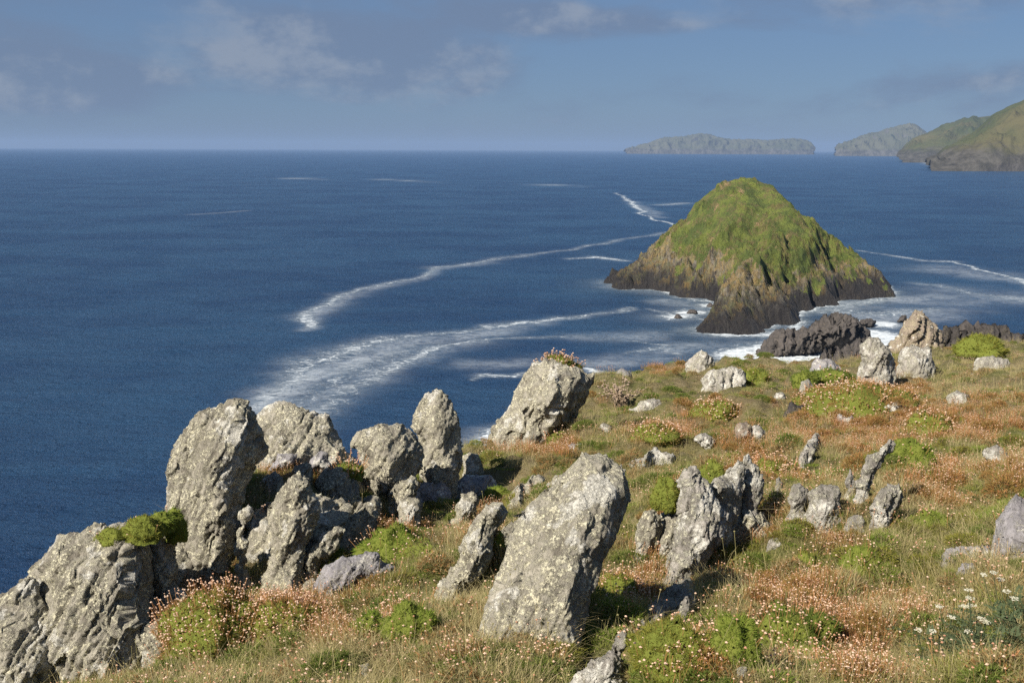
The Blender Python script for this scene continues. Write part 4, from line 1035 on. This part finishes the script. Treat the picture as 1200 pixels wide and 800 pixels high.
def hummock(seed, mat_, mat2=None, R_=.13, H_=.085, n=1500):
    r = np.random.default_rng(seed); u, sn = r.uniform(0, 2 * np.pi, n), r.uniform(0, 1, n); v = np.arcsin(sn)
    d = np.stack([np.cos(v) * np.cos(u), np.cos(v) * np.sin(u), np.sin(v)], -1)
    P = d * (1 + fbm(d * 1.8 + seed, 3) * .4)[:, None] * np.array([R_, R_, H_])
    nn = d + r.normal(size=(n, 3)) * .5; nn /= np.linalg.norm(nn, axis=1)[:, None]
    sd_ = np.cross(nn, r.normal(size=(n, 3))); sd_ /= np.linalg.norm(sd_, axis=1)[:, None]
    L = r.uniform(.01, .035, n)[:, None]
    V = np.stack([P - nn * .01 - sd_ * .0028, P - nn * .01 + sd_ * .0028, P + nn * L], 1).reshape(-1, 3)
    fm_ = (r.uniform(0, 1, n) < .25).astype(int) if mat2 else None
    return mesh_from('hummock', V, np.arange(3 * n).reshape(-1, 3), [M[mat_]] + ([M[mat2]] if mat2 else []), False, fm_)
gcol = tuft_coll('grass_tuft',
    [mixed_mesh('green_tuft', blades(56, .09, .02, .08, .0021, 1.0, 10 + k), [M['grass_green']]) for k in range(3)] +
    [mixed_mesh('straw_tuft', blades(38, .07, .05, .20, .0018, 1.0, 20 + k), [M['grass_straw']]) for k in range(3)] +
    [mixed_mesh('turf_tuft', blades(60, .09, .012, .045, .0022, 1.2, 30 + k, 2), [M['grass_short']]) for k in range(3)] +
    [mixed_mesh('mixed_tuft', combine(blades(30, .09, .02, .09, .0021, 1.0, 40 + k), blades(15, .09, .05, .16, .0015, 1.1, 50 + k, mat=1)), [M['grass_green'], M['grass_straw']]) for k in range(2)] +
    [mixed_mesh('seed_stems', combine(stalks(6, .09, .12, .30, .0012, .006, 60), blades(8, .06, .1, .25, .0015, .7, 61)), [M['grass_straw'], M['grass_straw']])] +
    [mixed_mesh('turf_mat', blades(150, .10, .008, .032, .0032, 1.6, 130 + k, 2, .2), [M['leaf_green' if k < 2 else 'leaf_yellow']]) for k in range(3)] +
    [hummock(500, 'leaf_green', 'grass_straw'), hummock(501, 'leaf_yellow', 'leaf_brown'), hummock(502, 'leaf_dark', 'grass_green'), hummock(503, 'leaf_orange', 'thrift_stalk'), hummock(504, 'grass_short', 'thrift_stalk')])
tcol = tuft_coll('thrift_tuft',
    [mixed_mesh('thrift_tuft', combine(stalks(13, .11, .06, .16, .0013, .0063, 70 + k, .3), stalks(16 + 6 * k, .11, .04, .14, .0013, 0, 170 + k, .35), blades(40, .11, .02, .06, .0015, 1.0, 80 + k, 2, mat=2)), [M['thrift_stalk'], M['thrift_head'], M['leaf_green']]) for k in range(4)] +
    [mixed_mesh('sparse_thrift_tuft', combine(stalks(9, .12, .07, .20, .0012, .009, 90 + k, .4), blades(26, .11, .02, .05, .0015, 1.0, 95 + k, 2, mat=2)), [M['thrift_stalk'], M['thrift_head'], M['leaf_dark']]) for k in range(2)])

def scatter_pts(n, r0, r1, seed, pw=1.0):
    r = np.random.default_rng(seed)
    th = r.uniform(math.radians(-36), math.radians(46), n)
    rad = r0 * (r1 / r0) ** (r.uniform(0, 1, n) ** pw)
    x, y = rad * np.sin(th), rad * np.cos(th); z = terrain(x, y)
    re = np.interp(np.degrees(th), e_th, e_r)
    k = rad < re + .8 + r.uniform(0, 2, n)
    return x[k], y[k], z[k], r
N_G = 74000
x, y, z, r = scatter_pts(N_G, 3.3, 33, 101, .85)
W = biome(x, y, z); n = len(x)
u = r.uniform(0, 1, n)
gw = W['green']; sw = W['straw']; hw = W['short']
wts = np.stack([.22 + 1.0 * gw, .18 + 1.3 * sw, .35 + 2.0 * hw, .30 + .3 * gw + .3 * sw, .03 + .10 * sw, .10 + 1.3 * gw * (fbm(n2(x, y, 2.6, 61), 3) > .0)], -1)
wts[:, 3] *= 1 - .7 * hw; wts[:, 1] *= 1 - .6 * hw
cum = np.cumsum(wts, 1) / wts.sum(1)[:, None]
wts[:, 0] += 0
kind = (u[:, None] > cum).sum(1).clip(0, 5)
sub = r.integers(0, 3, n)
idx = np.select([kind == 0, kind == 1, kind == 2, kind == 3, kind == 4], [sub, 3 + sub, 6 + sub, 9 + sub % 2, np.full(n, 11)], 12 + sub)
hm_ = r.uniform(0, 1, n) < .045
hk = np.where(W['thrift'] > .5, 18, np.where(gw > .5, 15 + r.integers(0, 3, n), np.where(r.uniform(0, 1, n) < .5, 19, 17)))
idx = np.where(hm_, hk, idx)
keep = (r.uniform(0, 1, n) > .55 * W['thrift'] + .25 * (kind == 1) * hw) | hm_
keep &= r.uniform(0, 1, n) > .85 * bare(x, y, z)
rad = np.hypot(x, y)
scl = r.uniform(.55, 1.2, n) * (1 + .35 * fbm(n2(x, y, 2.2, 71), 3)) * np.interp(rad, [4, 12, 30], [.85, 1.0, 1.1])
rot = np.stack([r.normal(0, .12, n), r.normal(0, .12, n), r.uniform(0, 6.28, n)], -1)
scatter('grass', 'green and straw-coloured grass growing over the slope', None, gcol, np.stack([x, y, z - .005], -1)[keep], rot[keep], scl[keep], idx[keep])
x, y, z, r = scatter_pts(50000, 3.3, 32, 202, .85)
W = biome(x, y, z); n = len(x)
keep = r.uniform(0, 1, n) < (.05 + .80 * W['thrift'] ** 1.2 * sstep(-.45, .25, fbm(n2(x, y, 2.4, 81), 3))) * (1 - .8 * W['short'] * (W['thrift'] < .5)) * (1 - .85 * bare(x, y, z))
rot = np.stack([r.normal(0, .12, n), r.normal(0, .12, n), r.uniform(0, 6.28, n)], -1)
rad = np.hypot(x, y)
idx = np.where(W['thrift'] > .45, r.integers(0, 4, n), r.integers(4, 6, n))
scatter('thrift', 'drifts of thrift with dry pinkish seed heads on rusty stalks', None, tcol, np.stack([x, y, z - .005], -1)[keep], rot[keep], (r.uniform(.65, 1.15, n) * np.interp(rad, [4, 12, 30], [.85, 1, 1.1]))[keep], idx[keep])

# ---- individual cushions
def cushion(label, px, py, rx, ry, leaf='leaf_green', flowers=0, Y=None, group=None, fh=.1, name='thrift_cushion', cat='cushion plant', steep=0):
    # (px,py) centre of the mound as seen; it sits on the ground at its lower edge
    if Y is None: Y = hit(px, min(py + ry * .8, 812))[1]
    R = rx * Y / F; Hh = ry * Y / F * 1.35
    Yc = Y + R * .55
    b = at(px, py + ry * .38, Yc)
    root = bpy.data.objects.new(name, None); col.objects.link(root); root.location = b; root.empty_display_size = .1
    tag(root, label, cat, group)
    nu, nv = 36, 12; V = []; sd_ = rng.uniform(0, 99)
    depthR = R * (.85 if not steep else .35)
    uu = np.linspace(0, 2 * np.pi, nu, endpoint=False); vv = np.linspace(-.35, np.pi / 2 - .04, nv)
    U_, V_ = np.meshgrid(uu, vv)
    def surf(U_, V_):
        d = np.stack([np.cos(V_) * np.cos(U_), np.cos(V_) * np.sin(U_), np.sin(V_)], -1)
        k = 1 + fbm(d * 1.6 + sd_, 3) * .34 + fbm(d * 5 + sd_, 3) * .11
        return d * k[..., None] * np.array([R, depthR, Hh]), d
    Pm, _ = surf(U_, V_)
    me = mesh_from('mound', Pm.reshape(-1, 3), grid_faces(nv, nu, True), [M['core']])
    link('mound', me, root)
    px_m = Y / F
    n = int(np.clip(R * Hh / (px_m ** 2) * 3.2, 300, 11000))
    U2, S2 = rng.uniform(0, 2 * np.pi, n), rng.uniform(-.15, 1, n); P2, d2_ = surf(U2, np.arcsin(S2))
    nn = d2_ / np.array([R, depthR, Hh]); nn /= np.linalg.norm(nn, axis=1)[:, None]
    L = rng.uniform(.5, 1.8, n) * max(.018, px_m * 3.2); w = max(.0016, px_m * .5)
    dr = nn + rng.normal(size=(n, 3)) * .45; dr /= np.linalg.norm(dr, axis=1)[:, None]
    sdv = np.cross(dr, rng.normal(size=(n, 3))); sdv /= np.linalg.norm(sdv, axis=1)[:, None]
    A0 = P2 - nn * .006
    Vv = np.stack([A0 - sdv * w, A0 + sdv * w, A0 + dr * L[:, None]], 1).reshape(-1, 3)
    lf = link('leaves', mesh_from('leaves', Vv, np.arange(3 * n).reshape(-1, 3), [M[leaf]], False), root); lf['kind'] = 'stuff'
    if flowers:
        m = int(flowers * np.clip(R * Hh / (px_m ** 2) * .055, 14, 320))
        U3, S3 = rng.uniform(0, 2 * np.pi, m), rng.uniform(.05, 1, m); P3, d3 = surf(U3, np.arcsin(S3))
        up = d3 * .6 + np.array([0, 0, .8]) + rng.normal(size=(m, 3)) * .18; up /= np.linalg.norm(up, axis=1)[:, None]
        hL = rng.uniform(.4, 1.1, m) * fh; tip = P3 + up * hL[:, None]
        sdv = np.cross(up, rng.normal(size=(m, 3))); sdv /= np.linalg.norm(sdv, axis=1)[:, None]; w = max(.0012, px_m * .28)
        Vs = np.stack([P3 - sdv * w, P3 + sdv * w, tip + sdv * w, tip - sdv * w], 1).reshape(-1, 3)
        st_ = link('flower_stalks', mesh_from('flower_stalks', Vs, np.arange(4 * m).reshape(-1, 4), [M['thrift_stalk']], False), root); st_['kind'] = 'stuff'
        hv, hq, _ = heads([tuple(p) for p in tip], max(.008, px_m * 1.25), rng)
        hd = link('flower_heads', mesh_from('flower_heads', hv, np.array(hq)[:, :3], [M['thrift_head']], False), root); hd['kind'] = 'stuff'
    return root
C_ = cushion
C_('large orange-topped thrift cushion at lower left beside the lichened boulders', 252, 738, 68, 54, 'leaf_orange', 3.2)
C_('orange thrift cushion right of the large one at lower left', 338, 728, 44, 34, 'leaf_orange', 4)
C_('green cushion in the straw grass below the purple-grey rock, right of two', 482, 733, 36, 26, 'leaf_green', .3)
C_('green cushion in the straw grass below the purple-grey rock, left of two', 435, 736, 26, 21, 'leaf_green', .5)
C_('tall bright green dome cushion at the bottom edge right of centre', 862, 756, 34, 46, 'leaf_green', .2)
C_('wide yellow-green moss mound shaded by the pointed white rock at the bottom', 790, 764, 56, 38, 'leaf_yellow', .4)
C_('dark green cushion with pink heads right of the bright green dome', 930, 744, 56, 40, 'leaf_dark', 1.6)
C_('yellow-green moss cushion in the hollow beside the jagged white slab', 780, 580, 17, 22, 'leaf_yellow', 0, Y=7.3, name='moss_cushion')
C_('yellow moss cushion between the tips of the jagged white rocks', 834, 553, 17, 13, 'leaf_yellow', .3, Y=7.6, name='moss_cushion')
C_('smooth round green cushion on the ridge at far right', 1149, 406, 28, 13, 'leaf_yellow', 0, Y=25)
C_('dark green mound beside the small upright ridge stone', 944, 444, 14, 12, 'leaf_dark', 0, Y=18.8)
C_('bright green cushion on the turf in the left half of the slope', 462, 640, 42, 22, 'leaf_green', .8)
C_('brown withered cushion right of the bright green one on the left slope', 500, 648, 20, 14, 'leaf_brown', .6)
C_('small vivid green cushion on the bare brown turf', 583, 578, 15, 8, 'leaf_green', 0)
C_('thin yellow-green moss at the left end of the big left boulder top', 136, 626, 22, 10, 'leaf_yellow', .2, Y=7.0, name='moss_cushion')
C_('thick yellow-green moss in the middle of the big left boulder top', 168, 620, 24, 15, 'leaf_yellow', .2, Y=7.0, name='moss_cushion')
C_('mossy lump between the big left boulder and the pointed tooth stone', 190, 612, 15, 12, 'leaf_green', .2, Y=7.15, name='moss_cushion')
C_('bright moss pad hanging against the tallest left slab', 206, 616, 14, 22, 'leaf_green', 0, Y=7.35, name='moss_cushion')
C_('long steep mossy patch in the gap between the left slabs', 301, 642, 17, 44, 'leaf_yellow', 2.2, Y=8.25, steep=1, name='moss_cushion')
C_('red and green thrift cushion between the two leaning central slabs', 574, 632, 17, 20, 'leaf_green', 3, Y=7.0)
C_('deep green cushion in the middle of the right slope', 1012, 655, 26, 18, 'leaf_green', .8)
C_('yellow-green cushion left of the deep green one on the right slope', 945, 662, 24, 15, 'leaf_yellow', .8)
C_('broad rust-red thrift mound below the standing stone on the ridge', 1010, 472, 72, 22, 'leaf_orange', 4)
C_('orange thrift mound below the rugged brown ridge rock', 838, 484, 32, 13, 'leaf_orange', 4)
C_('orange thrift mound on the left end of the upper turf', 770, 508, 28, 12, 'leaf_orange', 4)
C_('pink-flowered thrift crown on top of the tall rock at the cliff edge', 655, 428, 24, 11, 'leaf_brown', 7, Y=14.9, fh=.11)
C_('red thrift cushion right of the pale pillar rock', 905, 552, 30, 14, 'leaf_orange', 4)
C_('green mound behind the curved white blade of rock', 1065, 530, 30, 14, 'leaf_green', 1)
C_('mossy mound in front of the dark brown shore rocks on the ridge', 975, 444, 26, 11, 'leaf_dark', 1.5, Y=19)
C_('pale green mound beside the rugged brown ridge rock', 880, 441, 20, 8, 'leaf_yellow', .5, Y=21)
C_('small thrift cushion under the tall rock at the cliff edge', 655, 515, 18, 9, 'leaf_brown', 5)
C_('green and orange cushion at the right foot of the big central slab', 725, 690, 26, 20, 'leaf_yellow', 1.6)
C_('low orange cushion at the bottom between slab and white spine', 640, 782, 24, 14, 'leaf_brown', 2)
C_('pink thrift tuft beside the squat block at the cliff edge', 408, 552, 18, 10, 'leaf_dark', 6, Y=9.4, fh=.12)
C_('thrift cushion just below the pinkish white rock on the right', 1090, 500, 30, 14, 'leaf_orange', 4)
C_('round green cushion low in the right foreground grass', 1090, 610, 24, 12, 'leaf_green', .5)

# ---- white-flowered plants, dried plant
def umbel_plant(label, px, py, Y, n, seed, Rr=.16, hgt=.26):
    r = np.random.default_rng(seed); b = at(px, py, Y); zg = float(terrain(np.array([b[0]]), np.array([b[1]]))[0])
    root = bpy.data.objects.new('wild_carrot_plant', None); col.objects.link(root); root.location = (b[0], b[1], zg); root.empty_display_size = .1
    tag(root, label, 'flowering plant', 'white-flowered plants at the lower right corner')
    V, Q = [], []
    for i in range(26):                                   # divided leaves: rib with paired leaflets
        a = r.uniform(0, 6.28); L = r.uniform(.10, .2); h = r.uniform(.02, hgt * .75); ox, oy = r.normal(0, Rr * .4, 2)
        dx, dy = math.cos(a), math.sin(a)
        for k in range(7):
            t = (k + 1) / 7
            for s in (-1, 1):
                cx, cy, cz = ox + dx * L * t, oy + dy * L * t, h + L * .5 * t - L * .4 * t * t
                q = (1 - t * .6) * .030
                ex, ey = cx + (-dy * s + dx * .6) * q, cy + (dx * s + dy * .6) * q
                b0 = len(V); V += [(cx, cy, cz), (cx + (ex - cx) * .5 + dx * .008, cy + (ey - cy) * .5 + dy * .008, cz + .006), (ex, ey, cz + r.normal() * .006), (cx + (ex - cx) * .5 - dx * .008, cy + (ey - cy) * .5 - dy * .008, cz - .002)]
                Q.append((b0, b0 + 1, b0 + 2, b0 + 3))
    lf = link('foliage', mesh_from('foliage', V, np.array(Q), [M['leaf_blue']], False), root); lf['kind'] = 'stuff'
    for i in range(n):
        a = r.uniform(0, 6.28); rd = Rr * r.uniform(.2, 1.1); tx, ty, tz = rd * math.cos(a), rd * math.sin(a), hgt * r.uniform(.85, 1.25)
        w = .002
        V = [(tx * .4 - w, ty * .4, 0), (tx * .4 + w, ty * .4, 0), (tx + w, ty, tz), (tx - w, ty, tz), (tx * .4, ty * .4 - w, 0), (tx * .4, ty * .4 + w, 0), (tx, ty + w, tz), (tx, ty - w, tz)]
        stem = link('stem', mesh_from('stem', V, np.array([(0, 1, 2, 3), (4, 5, 6, 7)]), [M['leaf_blue']], False), root)
        pts = []
        for k in range(34):
            rr_ = .022 * math.sqrt(r.uniform()); aa = r.uniform(0, 6.28)
            pts.append((tx + rr_ * math.cos(aa), ty + rr_ * math.sin(aa), tz + .012 - rr_ * rr_ * 8 + r.normal() * .002))
        hv, hq, _ = heads(pts, .0042, r)
        link('flower_head', mesh_from('flower_head', hv, np.array(hq)[:, :3], [M['umbel']], False), stem)
UG = [('white-flowered leafy plant in the very corner at lower right', 1188, 792, 4.75, 5), ('white-flowered plant left of the corner, two clumps in from the right edge', 1145, 795, 4.7, 4),
      ('leftmost white-flowered plant near the bottom edge at right', 1100, 790, 4.75, 4), ('white-flowered plant highest of its patch near the right edge', 1185, 752, 5.1, 4),
      ('white-flowered plant above the middle of its patch at lower right', 1128, 755, 5.1, 4)]
for i, (lb, px, py, Y, n) in enumerate(UG): umbel_plant(lb, px, py, Y, n, 300 + i)

def dried_plant(label, px, py, Y, R, seed):
    r = np.random.default_rng(seed); b = at(px, py, Y); zg = float(terrain(np.array([b[0]]), np.array([b[1]]))[0])
    root = bpy.data.objects.new('dried_plant', None); col.objects.link(root); root.location = (b[0], b[1], zg); root.empty_display_size = .1
    tag(root, label, 'dead plant')
    V, Q, _ = stalks(60, R * .5, R * .6, R * 1.9, .004, 0, seed, .5)
    s = link('stems', mesh_from('stems', V, np.array(Q), [M['dead']], False), root); s['kind'] = 'stuff'
    tips = [V[q[2]] for q in Q] + [tuple(np.array(V[q[2]]) * r.uniform(.6, .95)) for q in Q for _ in (0, 1, 2)]
    hv, hq, _ = heads(tips, .03, r)
    s = link('seed_heads', mesh_from('seed_heads', hv, np.array(hq)[:, :3], [M['dead']], False), root); s['kind'] = 'stuff'
dried_plant('dried brown plant standing on the ridge right of the thrift-crowned rock', 726, 472, 18.8, .27, 400)

# ------------------------------------------------------------------ haze
L_ = 44000.0
V = [(sx * L_, sy * L_, z) for z in (-14.0, 330.0) for sx, sy in ((-1, -1), (1, -1), (1, 1), (-1, 1))]
Fh = [(3, 2, 1, 0), (4, 5, 6, 7), (0, 1, 5, 4), (1, 2, 6, 5), (2, 3, 7, 6), (3, 0, 4, 7)]
hm = bpy.data.materials.new('sea_haze'); hm.use_nodes = True; hn = hm.node_tree.nodes; hn.clear()
ho = hn.new('ShaderNodeOutputMaterial'); pv = hn.new('ShaderNodeVolumePrincipled')
pv.inputs['Color'].default_value = (.29, .41, .62, 1); pv.inputs['Density'].default_value = 4.2e-5; pv.inputs['Anisotropy'].default_value = .0
hm.node_tree.links.new(pv.outputs[0], ho.inputs['Volume'])
hz = link('haze', mesh_from('haze', V, np.array(Fh), [hm], False)); tag(hz, 'pale blue sea haze', kind='stuff')
print('tris', sum(len(o.data.loops) - 2 * len(o.data.polygons) for o in scene.objects if o.type == 'MESH'))
